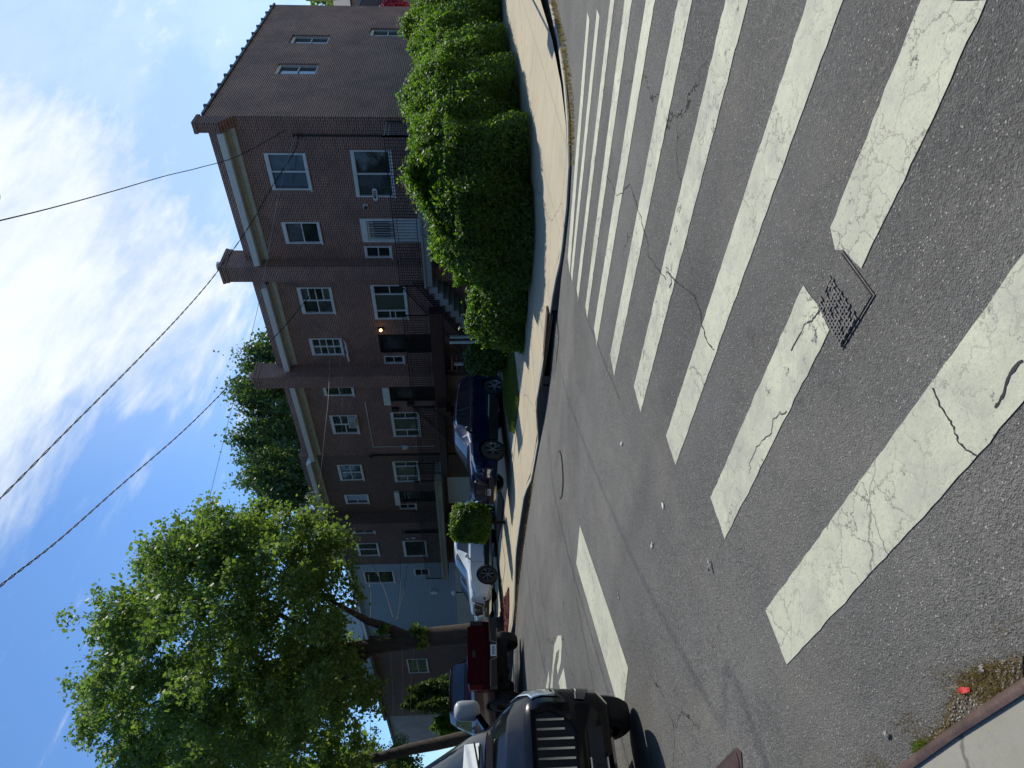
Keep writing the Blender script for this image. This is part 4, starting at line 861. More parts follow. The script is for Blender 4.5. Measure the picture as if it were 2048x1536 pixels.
#PART2
# ------------------------------------------------------------------ cars
def make_wheel(root, x, y, z, r, side, rimmat, spokes=5, rimr=.66, wid=.23, dbl=True):
    """axle along Y; side=+1 left, -1 right (outer face)"""
    t = MB(); h = wid/2
    t.lathe([(r*rimr,-h),(r*.9,-h),(r*.985,-h*.8),(r,-h*.4),(r,h*.4),(r*.985,h*.8),(r*.9,h),(r*rimr,h)], (x, y, z), 'Y', 40); 
    ty = sharp(t.build('wheel', M['rubber'], root, local=True), 40)
    b = MB(); b.lathe([(r*rimr, h*.9*side), (r*rimr*.96, h*.75*side), (r*rimr*.93, -h*.3*side)], (x, y, z), 'Y', 36); b.lathe([(r*rimr*.93, -h*.2*side), (.001, -h*.2*side)], (x, y, z), 'Y', 24, mi=1)
    b.lathe([(r*.16, h*.55*side), (r*.13, h*.72*side), (.001, h*.72*side)], (x, y, z), 'Y', 16)
    for k in range(spokes):
        for dd in ((-.17, .17) if dbl else (0,)):
            a = 2*math.pi*k/spokes+dd*.6; a2 = 2*math.pi*k/spokes+dd*1.25
            p0 = Vector((x+math.cos(a)*r*.12, y+h*.62*side, z+math.sin(a)*r*.12)); p1 = Vector((x+math.cos(a2)*r*rimr*.97, y+h*.72*side, z+math.sin(a2)*r*rimr*.97))
            b.bar(p0, p1, r*.085, r*.085)
    rm = sharp(b.build('rim', None, root, local=True, mats=[rimmat, M['dark']]), 30); rm.parent = ty
    return ty
def make_car(name, loc, rz, label, cat, S_, paint, pitch=0.0, group=None):
    """S_: lists over d = distance behind the nose; x = L/2 - d"""
    root = thing(name, loc, label, cat, group, rz); root.rotation_euler = (0, pitch, rz)
    L_ = S_['L']; g = lambda k, d: float(np.interp(d, [p[0] for p in S_[k]], [p[1] for p in S_[k]]))
    def ring(d):
        zb, zt, zs, w, wr = g('bot', d), g('top', d), g('belt', d), g('w', d), g('wr', d)
        zs = min(zs, zt-.02); k = min(1, max(0, (zt-zs-.05)/.3)); hg = zt-zs; mx = lambda a, b: a*(1-k)+b*k
        zm = zb+(zs-zb)*.55
        return [(0,zb),(w*.82,zb),(w*.965,zb+.10),(w,zm),(w*.985,zs-.06),(w*.945,zs),
                (mx(w*.86, w*.91), mx(zs+hg*.55, zs+hg*.10)), (mx(w*.72, wr), mx(zs+hg*.80, zt-hg*.13-.015)), (mx(w*.5, wr*.90), mx(zs+hg*.93, zt-.022)), (mx(w*.25, wr*.5), mx(zs+hg*.985, zt-.004)), (0, zt)]
    def Sp(d, t, sgn=1):
        rg = ring(d); i = min(int(t), 9); f = t-i; y = rg[i][0]*(1-f)+rg[i+1][0]*f; z = rg[i][1]*(1-f)+rg[i+1][1]*f
        return Vector((L_/2-d, y*sgn, z))
    ds = sorted(set([round(v, 3) for v in np.linspace(0, L_, int(L_/.06))]+[p[0] for p in S_['top']]))
    mb = MB(); n = 20; V = []
    for d in ds:
        rg = ring(d); pts = [(L_/2-d, y, z) for y, z in rg]+[(L_/2-d, -y, z) for y, z in rg[-2:0:-1]]; V += pts
    n = 20; Fc = [[i*n+k, i*n+(k+1)%n, (i+1)*n+(k+1)%n, (i+1)*n+k] for i in range(len(ds)-1) for k in range(n)]
    Fc += [list(range(n))[::-1], [(len(ds)-1)*n+k for k in range(n)]]; mb.add(V, Fc)
    body = mb.build('body', paint, root, local=True); recalc(body)
    r = S_['r']; wy = S_['track']; axles = [L_/2-S_['fa'], L_/2-S_['ra']]; up = S_.get('wz', r)
    cu = MB(); 
    for ax in axles:
        for sg in (1, -1):
            cu.lathe([(.001,-.17),(r*1.13,-.17),(r*1.13,.25),(.001,.25)], (ax, sg*(wy+.03), up+.01), 'Y', 40)
    cut = cu.build('cut', M['plastic'], root, local=True); recalc(cut)
    bo = body.modifiers.new('b', 'BOOLEAN'); bo.operation = 'DIFFERENCE'; bo.object = cut; bo.solver = 'EXACT'; bpy.context.view_layer.update()
    me = bpy.data.meshes.new_from_object(body.evaluated_get(bpy.context.evaluated_depsgraph_get())); body.modifiers.clear(); body.data = me; bpy.data.objects.remove(cut)
    if len(me.materials) < 2: me.materials.append(M['plastic'])
    me.materials[0] = paint; me.materials[1] = M['plastic']
    for p in me.polygons:       # wheel wells
        c = p.center
        p.material_index = 0
        for ax in axles:
            q = math.hypot(c.x-ax, c.z-up-.01)
            if q < r*1.12 and abs(c.y) < wy+.2 and abs(c.y) < g('w', L_/2-c.x)*.999-.004 and c.z > g('bot', L_/2-c.x)-.01: p.material_index = 1
    sharp(body, 28)
    liner = MB()
    for ax in axles:
        liner.box(ax-r*1.2, ax+r*1.2, -wy+.16, wy-.16, up-.1, up+r*.9)
    liner.build('wheel_liner', M['dark'], root, local=True)
    for i, ax in enumerate(axles):
        for sg in (1, -1): make_wheel(root, ax, sg*(wy-.0), up, r, sg, S_.get('rimmat', M['rim']), S_.get('spokes', 5), S_.get('rimr', .66), S_.get('tw', .23), S_.get('dbl', True))
    def patch_(nm, d0b, d1b, d0t, d1t, t0, t1, mat, off=.005, sides=(1, -1), nu=10, nv=5, parent=None, th=None):
        for sg in sides:
            m_ = MB(); V = []
            for j in range(nv+1):
                v = j/nv; t = t0+(t1-t0)*v
                for i in range(nu+1):
                    u = i/nu; d = (d0b*(1-v)+d0t*v)*(1-u)+(d1b*(1-v)+d1t*v)*u; p = Sp(d, t, sg)
                    e = .01; nn = (Sp(d+e, t, sg)-Sp(d-e, t, sg)).cross(Sp(d, min(9.999, t+.05), sg)-Sp(d, max(0, t-.05), sg))
                    if nn.length < 1e-9: nn = Vector((0, 0, 1))
                    nn.normalize(); c0 = Vector((p.x, 0, .8)); 
                    if nn.dot(p-c0) < 0: nn = -nn
                    V.append(tuple(p+nn*off))
            m_.add(V, [[j*(nu+1)+i, j*(nu+1)+i+1, (j+1)*(nu+1)+i+1, (j+1)*(nu+1)+i] for j in range(nv) for i in range(nu)])
            o = m_.build(nm, mat, root, local=True, smooth=True); recalc(o)
            if th: sf = o.modifiers.new('s', 'SOLIDIFY'); sf.thickness = th
            if parent: o.parent = parent
    def wind(nm, da, db, mat, t0=7.6, off=.006):     # windscreen or rear window: across the full width
        m_ = MB(); V = []; nv = 10; cols = [(7.15, 1), (7.6, 1), (8.2, 1), (9, 1), (10, 1), (9, -1), (8.2, -1), (7.6, -1), (7.15, -1)]
        for j in range(nv+1):
            d = da+(db-da)*j/nv
            for (t, sg) in cols: p = Sp(d, min(t, 9.9999), sg); V.append((p.x+off*S_.get('ws', 1)*(1 if da < L_/2 else -1), p.y, p.z+off))
        c = len(cols); m_.add(V, [[j*c+i, j*c+i+1, (j+1)*c+i+1, (j+1)*c+i] for j in range(nv) for i in range(c-1)]); o = m_.build(nm, mat, root, local=True, smooth=True); recalc(o); return o
    return root, patch_, wind, Sp, g, L_
def rbox(m_, c, s_, b=.35):
    bm = bmesh.new(); bmesh.ops.create_cube(bm, size=1); bmesh.ops.scale(bm, vec=s_, verts=bm.verts); bmesh.ops.bevel(bm, geom=bm.edges[:], offset=min(s_)*b, segments=4, affect='EDGES', profile=.5)
    bm.verts.index_update(); m_.add([tuple(v.co+Vector(c)) for v in bm.verts], [[v.index for v in f.verts] for f in bm.faces]); bm.free()
def mirror_part(root, x, y, z, mat, sx=.12, sy=.22, sz=.16):
    for sg in (1, -1):
        m_ = MB(); m_.sphere((x, sg*y, z), 1, 8, sq=(sx/2, sy/2, sz/2)); m_.bar((x, sg*(y-sy*.7), z-sz*.25), (x, sg*y, z-sz*.1), .05); m_.build('mirror', mat, root, local=True, smooth=True)
def plate(root, x, z, w=.31, h=.155, rear=False, mat=None):
    m_ = MB(); s_ = -1 if rear else 1; m_.box(x if rear else x, x+.012*s_ if not rear else x-.012, -w/2, w/2, z-h/2, z+h/2); o = m_.build('license_plate', mat or M['white'], root, local=True)
    b = MB()
    for k in range(6): b.box(x+.013*s_-.001, x+.013*s_+.001, -w*.38+k*w*.135, -w*.38+k*w*.135+w*.07, z-h*.22, z+h*.22)
    q = b.build('plate_characters', M['dark'], root, local=True); q.parent = o; return o
GC = 'cars parked in the driveways'
# blue crossover ---------------------------------------------------
suv = dict(L=4.65, r=.36, fa=.92, ra=3.63, track=.80, bot=[(0,.32),(.3,.22),(.6,.2),(4.2,.22),(4.65,.35)],
  top=[(0,.72),(.04,.90),(.14,.99),(.5,1.06),(1.18,1.14),(1.22,1.16),(1.98,1.60),(2.3,1.67),(2.9,1.69),(3.7,1.65),(4.2,1.57),(4.5,1.22),(4.6,1.05),(4.65,.9)],
  belt=[(0,.70),(.1,.86),(.5,.98),(1.2,1.06),(3.0,1.10),(4.2,1.16),(4.65,1.0)],
  w=[(0,.62),(.08,.76),(.25,.86),(.7,.915),(1.5,.92),(3.8,.92),(4.3,.88),(4.55,.80),(4.65,.72)], wr=[(0,.6),(2,.62),(3,.64),(4.4,.58),(4.65,.5)])
def dress_suv(root, pt, wd, Sp, g, L_, paint, blue=True, front=True):
    wd('windscreen', 1.24, 1.95, M['carglass']); wd('rear_window', 4.42, 4.2, M['carglass'])
    pt('side_window', 1.62, 3.62, 2.12, 3.55, 5.35, 6.9, M['carglass']); pt('side_window', 3.66, 4.22, 3.6, 4.0, 5.7, 6.85, M['carglass'])
    pt('window_trim', 1.45, 4.3, 1.45, 4.3, 5.02, 5.22, M['chrome'], .007, nu=24, nv=1); pt('window_trim', 2.05, 4.05, 2.15, 4.0, 6.93, 7.05, M['chrome'], .008, nu=20, nv=1)
    pt('pillar', 2.62, 2.70, 2.64, 2.71, 5.35, 6.9, M['plastic'], .009, nu=2)
    pt('sill_trim', 1.3, 3.25, 1.3, 3.25, 2.0, 2.5, M['plastic'], .010); pt('sill_chrome', 1.7, 3.2, 1.7, 3.2, 2.52, 2.62, M['chrome'], .012, nv=1)
    for d in (1.42, 2.55, 3.55): pt('door_seam', d, d+.012, d, d+.012, 2.6, 5.2, M['dark'], .003, nu=1, nv=6)
    for d in (2.25, 3.3): pt('door_handle', d, d+.2, d, d+.2, 4.05, 4.2, M['chrome'], .03, nu=3, nv=1)
    pt('headlight', .10, .62, .16, .75, 4.1, 4.85, M['lamp_glass'], .008); pt('fog_lamp', .03, .2, .03, .2, 2.2, 2.6, M['chrome'], .01)
    pt('tail_light', 4.3, 4.6, 4.25, 4.58, 4.2, 5.0, M['red_glass'], .008)
    mirror_part(root, L_/2-1.62, 1.0, 1.14, paint if not blue else M['plastic'])
    x0 = L_/2; gr_ = MB(); gr_.add([(x0+.012,-.50,.82),(x0+.012,.50,.82),(x0+.012,.36,.50),(x0+.012,-.36,.50),(x0-.05,-.50,.82),(x0-.05,.50,.82),(x0-.05,.36,.50),(x0-.05,-.36,.50)], [[0,1,2,3],[0,4,5,1],[1,5,6,2],[2,6,7,3],[3,7,4,0]])
    go = gr_.build('grille', M['plastic'], root, local=True); v = MB(); 
    for sg in (1,-1): v.bar((x0+.03, .52*sg, .86), (x0+.03, .30*sg, .52), .045, .03)
    v.bar((x0+.03,-.30,.52), (x0+.03,.30,.52), .045, .03); o = v.build('grille_chrome', M['chrome'], root, local=True); o.parent = go
    bd = MB(); bd.lathe([(.085,.0),(.085,.012),(.06,.012),(.06,0)], (x0+.02, 0, .74), 'X', 24); o = bd.build('badge', M['chrome'], root, local=True); o.parent = go
    lo = MB(); lo.box(x0-.08, x0+.008, -.62, .62, .30, .46); lo.build('lower_bumper', M['plastic'], root, local=True)
    plate(root, x0+.02, .47)
P_blue = carpaint('blue_car_paint', (.004, .006, .036), .1, .8, .2); P_white = carpaint('white_car_paint', (.62, .68, .72), 0); P_black = carpaint('black_car_paint', (.002, .003, .006), 0, .4, .05)
P_maroon = carpaint('maroon_car_paint', (.042, .002, .006), 0, .4, .1); P_pale = carpaint('pale_blue_car_paint', (.30, .40, .47), .2)
zc_ = float(lot_z(-16.78, 14.7))
r_ = make_car('parked_car', (-16.80, 14.63, zc_+.015), R(-90), 'dark blue crossover parked nose out beside the low hedge and stairs', 'car', suv, P_blue, pitch=-.045, group=GC); dress_suv(*r_, P_blue)
suv2 = dict(suv); suv2['rimmat'] = M['rim']; suv2['spokes'] = 7; suv2['dbl'] = False
zc_ = float(lot_z(-23.6, 14.3))
r_ = make_car('parked_car', (-23.58, 14.32, zc_+.02), R(-90), 'white crossover parked between the round shrub and the maple', 'car', suv2, P_white, pitch=-.02, group=GC); dress_suv(*r_, P_white, blue=False)
van = dict(L=4.6, r=.33, fa=.9, ra=3.6, track=.78, bot=[(0,.3),(.4,.2),(4.2,.2),(4.6,.3)], top=[(0,.6),(.05,.78),(.4,.9),(1.1,1.0),(1.15,1.02),(2.0,1.5),(2.6,1.56),(4.1,1.5),(4.5,1.1),(4.6,.8)],
  belt=[(0,.6),(.4,.84),(1.1,.95),(4.3,1.0),(4.6,.8)], w=[(0,.6),(.1,.76),(.5,.87),(4.2,.87),(4.6,.72)], wr=[(0,.6),(4.6,.6)])
r_ = make_car('parked_car', (-28.0, 15.8, float(lot_z(-28, 15.5))), R(-90), 'pale blue car parked behind the white crossover by the maple trunk', 'car', van, P_pale, group=GC)
r_[2]('windscreen', 1.17, 1.96, M['carglass']); r_[2]('rear_window', 4.42, 4.14, M['carglass']); r_[1]('side_window', 1.6, 3.9, 2.1, 3.8, 5.3, 6.9, M['carglass']); r_[1]('headlight', .1, .5, .15, .6, 4.2, 4.9, M['lamp_glass'], .008)
gr_ = MB(); gr_.box(2.28, 2.31, -.4, .4, .45, .6); gr_.build('grille', M['plastic'], r_[0], local=True); mirror_part(r_[0], 2.3-1.55, .95, 1.0, P_pale); plate(r_[0], 2.31, .40)
# maroon pickup ---------------------------------------------------
pk = dict(L=5.35, r=.42, fa=.95, ra=4.25, track=.82, wz=.42, tw=.28, bot=[(0,.6),(.3,.52),(1.6,.52),(5.2,.60),(5.35,.66)],
  top=[(0,1.05),(.06,1.22),(.9,1.34),(1.35,1.38),(1.4,1.40),(1.95,1.90),(2.2,1.98),(3.0,1.98),(3.15,1.92),(3.33,1.42),(3.36,1.40),(5.3,1.42),(5.35,1.40)],
  belt=[(0,1.0),(.2,1.15),(1.4,1.26),(3.3,1.28),(5.35,1.30)], w=[(0,.74),(.1,.86),(.5,.93),(5.25,.95),(5.35,.93)], wr=[(0,.66),(5.35,.70)], rimmat=M['darkrim'], rimr=.55)
pz = float(road_z(-20.6, 8.0))
r_ = make_car('pickup_truck', (-20.55, 7.82, pz+.04), R(180), 'maroon pickup truck parked at the far kerb showing its tailgate', 'pickup', pk, P_maroon); t = r_[0]; L_ = 5.35; xr = -L_/2
r_[2]('windscreen', 1.42, 1.93, M['carglass']); r_[2]('rear_window', 3.29, 3.17, M['carglass_blue'], off=.012); r_[1]('side_window', 1.75, 3.05, 2.0, 3.0, 5.3, 6.85, M['carglass'])
tg = MB(); tg.box(xr-.035, xr, -.76, .76, .88, 1.40); tg.box(xr-.05, xr-.034, -.76, .76, 1.33, 1.41); tgo = tg.build('tailgate', P_maroon, t, local=True); rec = MB(); rec.box(xr-.040, xr-.0345, -.62, .62, .98, 1.26); o = rec.build('tailgate_panel', P_maroon, t, local=True); o.parent = tgo
hh = MB(); hh.box(xr-.052, xr-.036, -.09, .09, 1.2, 1.28); o = hh.build('handle', M['plastic'], t, local=True); o.parent = tgo
for sg in (1,-1):
    tl = MB(); tl.box(xr-.03, xr+.03, sg*.86-.06, sg*.86+.07, 1.0, 1.34); tl.build('tail_light', M['red_glass'] if sg > 0 else M['dark'], t, local=True)
bp = MB(); bp.box(xr-.22, xr-.04, -.93, .93, .64, .80); bp.box(xr-.24, xr-.02, -.94, -.25, .801, .83); bp.box(xr-.24, xr-.02, .25, .94, .801, .83); bpo = bp.build('rear_bumper', M['plastic'], t, local=True)
ch = MB(); 
for sg in (1,-1): ch.bar((xr-.245, sg*.26, .79), (xr-.245, sg*.92, .815), .03, .02); ch.bar((xr-.245, sg*.26, .79), (xr-.245, sg*.20, .64), .025, .02)
ch.bar((xr-.245,-.2,.64),(xr-.245,.2,.64),.025,.02); o = ch.build('bumper_trim', M['chrome'], t, local=True); o.parent = bpo; plate(t, xr-.235, .725, rear=True)
ub = MB(); ub.box(-2.3, 2.2, -.45, .45, .42, .62); ub.tube([(xr+1.1,-.8,.42),(xr+1.1,.8,.42)], .07, 8); ub.sphere((xr+1.1,0,.42), .16, 8); ub.tube([(xr+.1,.5,.45),(xr+1.5,.5,.48)], .04, 8); ub.build('underbody', M['dark'], t, local=True); mirror_part(t, L_/2-1.75, 1.08, 1.42, M['plastic'], sy=.2, sz=.24)
# big black SUV by the camera ---------------------------------------------------
bk = dict(L=5.25, r=.40, fa=1.0, ra=4.05, track=.86, tw=.27, bot=[(0,.50),(.1,.40),(.5,.30),(4.8,.32),(5.25,.5)],
  top=[(0,1.06),(.03,1.17),(.10,1.25),(.4,1.42),(.76,1.56),(.82,1.58),(2.30,2.62),(2.6,2.72),(3.2,2.76),(5.0,2.74),(5.2,2.6),(5.25,2.3)],
  belt=[(0,1.03),(.08,1.14),(.4,1.28),(.8,1.40),(1.4,1.46),(5.25,1.5)], w=[(0,.70),(.06,.80),(.16,.89),(.35,.955),(.7,.99),(4.7,.99),(5.1,.9),(5.25,.8)], wr=[(0,.76),(1.3,.80),(2.3,.76),(5.25,.70)], spokes=6)
KX, KY = -7.0-5.25/2, 1.86
r_ = make_car('black_van', (KX, KY, float(road_z(-8, 2.2))+.05), R(0), 'tall black van cut off by the left picture edge, with chrome vertical grille slats', 'van', bk, P_black); t, pt, wd = r_[0], r_[1], r_[2]; x0 = 5.25/2
ws_ = wd('windscreen', .90, 2.22, M['carglass']); pt('side_window', 1.45, 2.9, 2.35, 2.85, 5.3, 6.7, M['carglass']); pt('side_window', 3.0, 4.9, 2.95, 4.9, 5.3, 6.7, M['carglass'])
pt('headlight', .045, .40, .08, .58, 3.45, 5.2, M['lamp_glass'], .012, th=.004, nu=14, nv=8); pt('headlight_trim', .03, .42, .045, .44, 3.36, 3.44, M['chrome'], .016, nv=1); pt('side_marker', .43, .54, .50, .60, 3.5, 4.1, M['red_glass'], .010)
pt('bumper_seam', .0, .6, .0, .6, 3.25, 3.32, M['dark'], .004, nu=14, nv=1); pt('bumper_strip', .02, .55, .02, .55, 2.25, 2.6, M['plastic'], .012, nu=12, nv=2); pt('bumper_highlight', .02, .5, .02, .5, 2.62, 2.68, M['chrome'], .014, nu=12, nv=1)
g_ = MB(); g_.box(x0-.06, x0+.035, -.60, .60, .74, 1.15); go = g_.build('grille', M['dark'], t, local=True); gf = MB()
pth_ = [(-.60,1.14),(-.63,1.0),(-.52,.78),(-.40,.73),(.40,.73),(.52,.78),(.63,1.0),(.60,1.14)]
for a, b in zip(pth_[:-1], pth_[1:]): gf.bar((x0+.035, a[0], a[1]), (x0+.035, b[0], b[1]), .05, .045)
gf.bar((x0+.03,-.62,1.165), (x0+.03,.62,1.165), .05, .04); o = gf.build('grille_surround', P_black, t, local=True); o.parent = go; sl_ = MB()
for k in range(13):
    y_ = -.52+k*.0867; zb_ = .78 if abs(y_) < .42 else .86; sl_.bar((x0+.045, y_, zb_), (x0+.042, y_, 1.13), .020, .022)
o = sl_.build('grille_slats', M['chrome'], t, local=True); o.parent = go
lw_ = MB(); lw_.box(x0-.05, x0+.03, -.45, .45, .50, .64); lw_.build('lower_intake', M['plastic'], t, local=True); plate(t, x0+.04, .56, mat=M['plastic'])
pf = MB(); pf.box(x0+.040, x0+.056, -.17, .17, .475, .49); pf.box(x0+.040, x0+.056, -.17, .17, .63, .645); pf.build('plate_frame', M['chrome'], t, local=True)
cw = MB()
for k in range(4): cw.bar((x0-.70-k*.03, -.66, 1.555+k*.013), (x0-.70-k*.03, .66, 1.555+k*.013), .014)
cw.build('cowl_vent', M['chrome'], t, local=True); wp = MB(); wp.bar((x0-.86,.1,1.64), (x0-.98,.66,1.74), .018); wp.bar((x0-.86,-.6,1.64), (x0-.98,0,1.74), .018); wp.build('wiper', M['plastic'], t, local=True)
stk = MB(); Pq = [r_[3](.98, 8.9, 1), r_[3](.98, 8.0, 1), r_[3](1.22, 8.0, 1), r_[3](1.22, 8.9, 1)]
stk.add([tuple(Vector((p.x+.012, p.y, p.z+.014))) for p in Pq], [[0,1,2,3]]); o = stk.build('registration_sticker', M['paper'], t, local=True)
for sg in (1, -1):
    m_ = MB(); rbox(m_, (x0-1.55, sg*1.20, 1.83), (.20, .22, .31), .42); mo = m_.build('mirror', plain('mirror_cover', (.30,.31,.32), .45), t, local=True, smooth=True); b_ = MB(); b_.bar((x0-1.50, sg*.90, 1.55), (x0-1.53, sg*1.12, 1.70), .09, .07); o = b_.build('mirror_arm', P_black, t, local=True); o.parent = mo
# ------------------------------------------------------------------ hedges and shrubs
def lump(p, s=1.3): return .5*math.sin(p[0]*s*2.1+1.3)+.5*math.sin(p[1]*s*1.7+p[2]*2.2)+.35*math.sin(p[2]*s*3.1+p[0]*1.9)+.3*math.sin(p[1]*s*4.3+.7)
def hedge(name, path, label, n, size, mat, zf=lot_z, cat='hedge', amp=.13, group=None, depth=.16, strays=.06):
    """path: (x, y, half thickness, height)"""
    p0 = path[0]; zc = float(zf(p0[0], p0[1])); t = thing(name, (p0[0], p0[1], zc), label, cat, group); seg = []; tot = 0
    for a, b in zip(path[:-1], path[1:]): l = math.hypot(b[0]-a[0], b[1]-a[1]); seg.append((a, b, l)); tot += l
    C = []; Nn = []; core = MB()
    for a, b, l in seg:
        tx, ty = (b[0]-a[0])/l, (b[1]-a[1])/l; nx, ny = -ty, tx
        for k in range(max(2, int(l/.5))):
            pass
        za = float(zf(a[0], a[1])); zb_ = float(zf(b[0], b[1])); V = []
        for (q, z_, ) in ((a, za), (b, zb_)):
            h_ = q[2]*.5; V += [(q[0]+nx*h_, q[1]+ny*h_, z_), (q[0]-nx*h_, q[1]-ny*h_, z_), (q[0]-nx*h_*.8, q[1]-ny*h_*.8, z_+q[3]*.68), (q[0]+nx*h_*.8, q[1]+ny*h_*.8, z_+q[3]*.68)]
        core.add(V, [[0,1,2,3],[4,7,6,5],[0,4,5,1],[1,5,6,2],[2,6,7,3],[3,7,4,0]])
        m_ = int(n*l/tot)
        for _ in range(m_):
            u = random.random(); th = a[2]*(1-u)+b[2]*u; h = a[3]*(1-u)+b[3]*u; x = a[0]*(1-u)+b[0]*u; y = a[1]*(1-u)+b[1]*u; z = float(za*(1-u)+zb_*u)
            per = 2*h+2*th; w_ = random.random()*per
            if w_ < h: off, zz, nv = th, w_, (nx, ny, .1)
            elif w_ < 2*h: off, zz, nv = -th, w_-h, (-nx, -ny, .1)
            else: off, zz, nv = (w_-2*h)-th, h, (0, 0, 1)
            hv = 1+.13*math.sin(x*1.9+y*1.15+.4)+.07*math.sin(x*4.1-y*2.9+1); zz *= hv; fr_ = max(0, min(1, (zz/h-.60)/.46)); off *= (.82+.18*min(1, zz/h*2.2))*math.sqrt(max(.02, 1-.94*fr_**2)); q = (x, y, zz)
            if fr_ > .25 and nv[2] < .5: k_ = fr_*.9; nv = (nv[0]*(1-k_), nv[1]*(1-k_), k_)
            lm_ = lump(q)*amp
            d_in = abs(random.expovariate(1/depth)); 
            if random.random() < strays: d_in = -abs(random.gauss(0, .10))
            C.append((x+nx*off+nv[0]*(lm_-d_in)+random.gauss(0,.03), y+ny*off+nv[1]*(lm_-d_in)+random.gauss(0,.03), z+.05+zz+nv[2]*(lm_-d_in)*(1 if nv[2] > .5 else 0))); Nn.append(nv)
    for q in path:            # rounded over at every bend
        z = float(zf(q[0], q[1]))
        for _ in range(int(n*q[2]*2.2/tot)):
            a_ = random.uniform(0, 6.283); hh = random.random()*(q[3]+q[2]); v = (math.cos(a_), math.sin(a_)); dd = abs(random.expovariate(1/depth))
            hh *= .8
            if hh < q[3]*.8: lm_ = lump((q[0]+v[0], q[1]+v[1], hh))*amp; C.append((q[0]+v[0]*(q[2]+lm_-dd), q[1]+v[1]*(q[2]+lm_-dd), z+hh)); Nn.append((v[0], v[1], .1))
            else: r_2 = q[2]*math.sqrt(random.random()); C.append((q[0]+v[0]*r_2, q[1]+v[1]*r_2, z+q[3]*(1-.45*(r_2/q[2])**2)-dd+lump((q[0]+v[0], q[1]+v[1], q[3]))*amp)); Nn.append((0, 0, 1))
    for (q, sg) in ((path[0], -1), (path[-1], 1)):       # ends
        a, b = (path[0], path[1]) if sg < 0 else (path[-2], path[-1]); l = math.hypot(b[0]-a[0], b[1]-a[1]); tx, ty = (b[0]-a[0])/l, (b[1]-a[1])/l; z = float(zf(q[0], q[1]))
        for _ in range(int(n*q[2]*1.6/tot)):
            o_ = random.uniform(-q[2], q[2]); zz = random.uniform(0, q[3]); d_in = abs(random.expovariate(1/depth)); lm_ = lump((q[0], q[1]+o_, zz))*amp+ (q[2]**2-o_**2)**.5*.35
            C.append((q[0]-ty*o_+tx*sg*(lm_-d_in), q[1]+tx*o_+ty*sg*(lm_-d_in), z+zz)); Nn.append((tx*sg, ty*sg, .1))
    for a, b, l in seg:          # new shoots standing above the clipped top
        for _ in range(int(n*.026*l/tot)):
            u = random.random(); th = a[2]*(1-u)+b[2]*u; h = a[3]*(1-u)+b[3]*u; o_ = random.uniform(-1, 1)*th*.75; x = a[0]*(1-u)+b[0]*u-(b[1]-a[1])/l*o_; y = a[1]*(1-u)+b[1]*u+(b[0]-a[0])/l*o_; z = float(zf(x, y))+h*(1-.35*(o_/th)**2)+lump((x, y, h))*amp-.04
            sl_ = random.uniform(.08, .34)*(1.15-abs(o_/th)*.5); lx, ly = random.gauss(0,.10), random.gauss(0,.10); m2 = int(sl_/.022)+3
            for q_ in range(m2): f_ = q_/m2; C.append((x+lx*f_+random.gauss(0,.018), y+ly*f_+random.gauss(0,.018), z+sl_*f_)); Nn.append((0, 0, .3))
    co = core.build('branches', M['woodcore'], t); leaves('foliage', C, size, mat, t, up=.2, nrm=np.array(Nn)*.5, aspect=1.9)
    return t
hedge('tall_hedge', [(-9.3,13.6,.75,1.75), (-8.3,13.6,.95,2.12), (-7.7,14.9,1.1,2.35), (-7.45,17.8,1.1,2.5), (-7.4,20.0,1.0,2.15), (-7.4,24,1.1,2.6), (-7.4,30,1.1,2.6)], 'tall overgrown privet hedge wrapping the corner in front of the side wall', 210000, .042, M['hedge'], amp=.20, depth=.18, strays=.06)
hedge('low_hedge', [(-11.5,13.55,.55,.98), (-10.4,13.5,.62,1.06), (-9.0,13.6,.68,1.0)], 'low clipped hedge running left from the tall one towards the blue car', 60000, .042, M['hedge'], amp=.12)
def shrub(name, c, rad, label, n, size, mat, cat='shrub', group=None, spiky=0, stem=True, zf=lot_z, seed=0):
    x, y, z = c; t = thing(name, (x, y, float(zf(x, y))), label, cat, group); C = []; Nn = []
    for _ in range(n):
        v = Vector((random.gauss(0,1), random.gauss(0,1), random.gauss(0,1))).normalized(); e = 4; s_ = (abs(v.x)**e+abs(v.y)**e+abs(v.z)**e)**(-1/e); k = 1-abs(random.expovariate(1/.12)); lm_ = 1+.09*lump((v.x*2+x, v.y*2, v.z*2))
        s_ = 1+(s_-1)*.75; k = k*s_*lm_*(1+.06*random.gauss(0,1)); C.append((x+v.x*rad[0]*k, y+v.y*rad[1]*k, z+v.z*rad[2]*k)); Nn.append(tuple(v))
    m_ = MB(); m_.sphere((x, y, z), 1, 10, sq=(rad[0]*.72, rad[1]*.72, rad[2]*.72)); z0 = float(zf(x, y))
    m_.tube([(x, y, z0-.05), (x, y, z)], .06, 8); m_.build('branches', M['woodcore'], t); leaves('foliage', C, size, mat, t, up=.2, nrm=np.array(Nn)*.7, aspect=1.8); return t
sq_ = onY(940, 1046, 12.9); shrub('round_shrub', (sq_.x, 12.9, sq_.z), (.55, .55, .62), 'round clipped shrub standing between the two driveways', 15000, .055, M['hedge'])
q_ = onY(968, 712, 15.5); shrub('porch_shrub', (q_.x, 15.4, 1.25), (.45,.45,.6), 'dark leafy shrub behind the left end of the low hedge', 3500, .07, M['hedge_dark'])
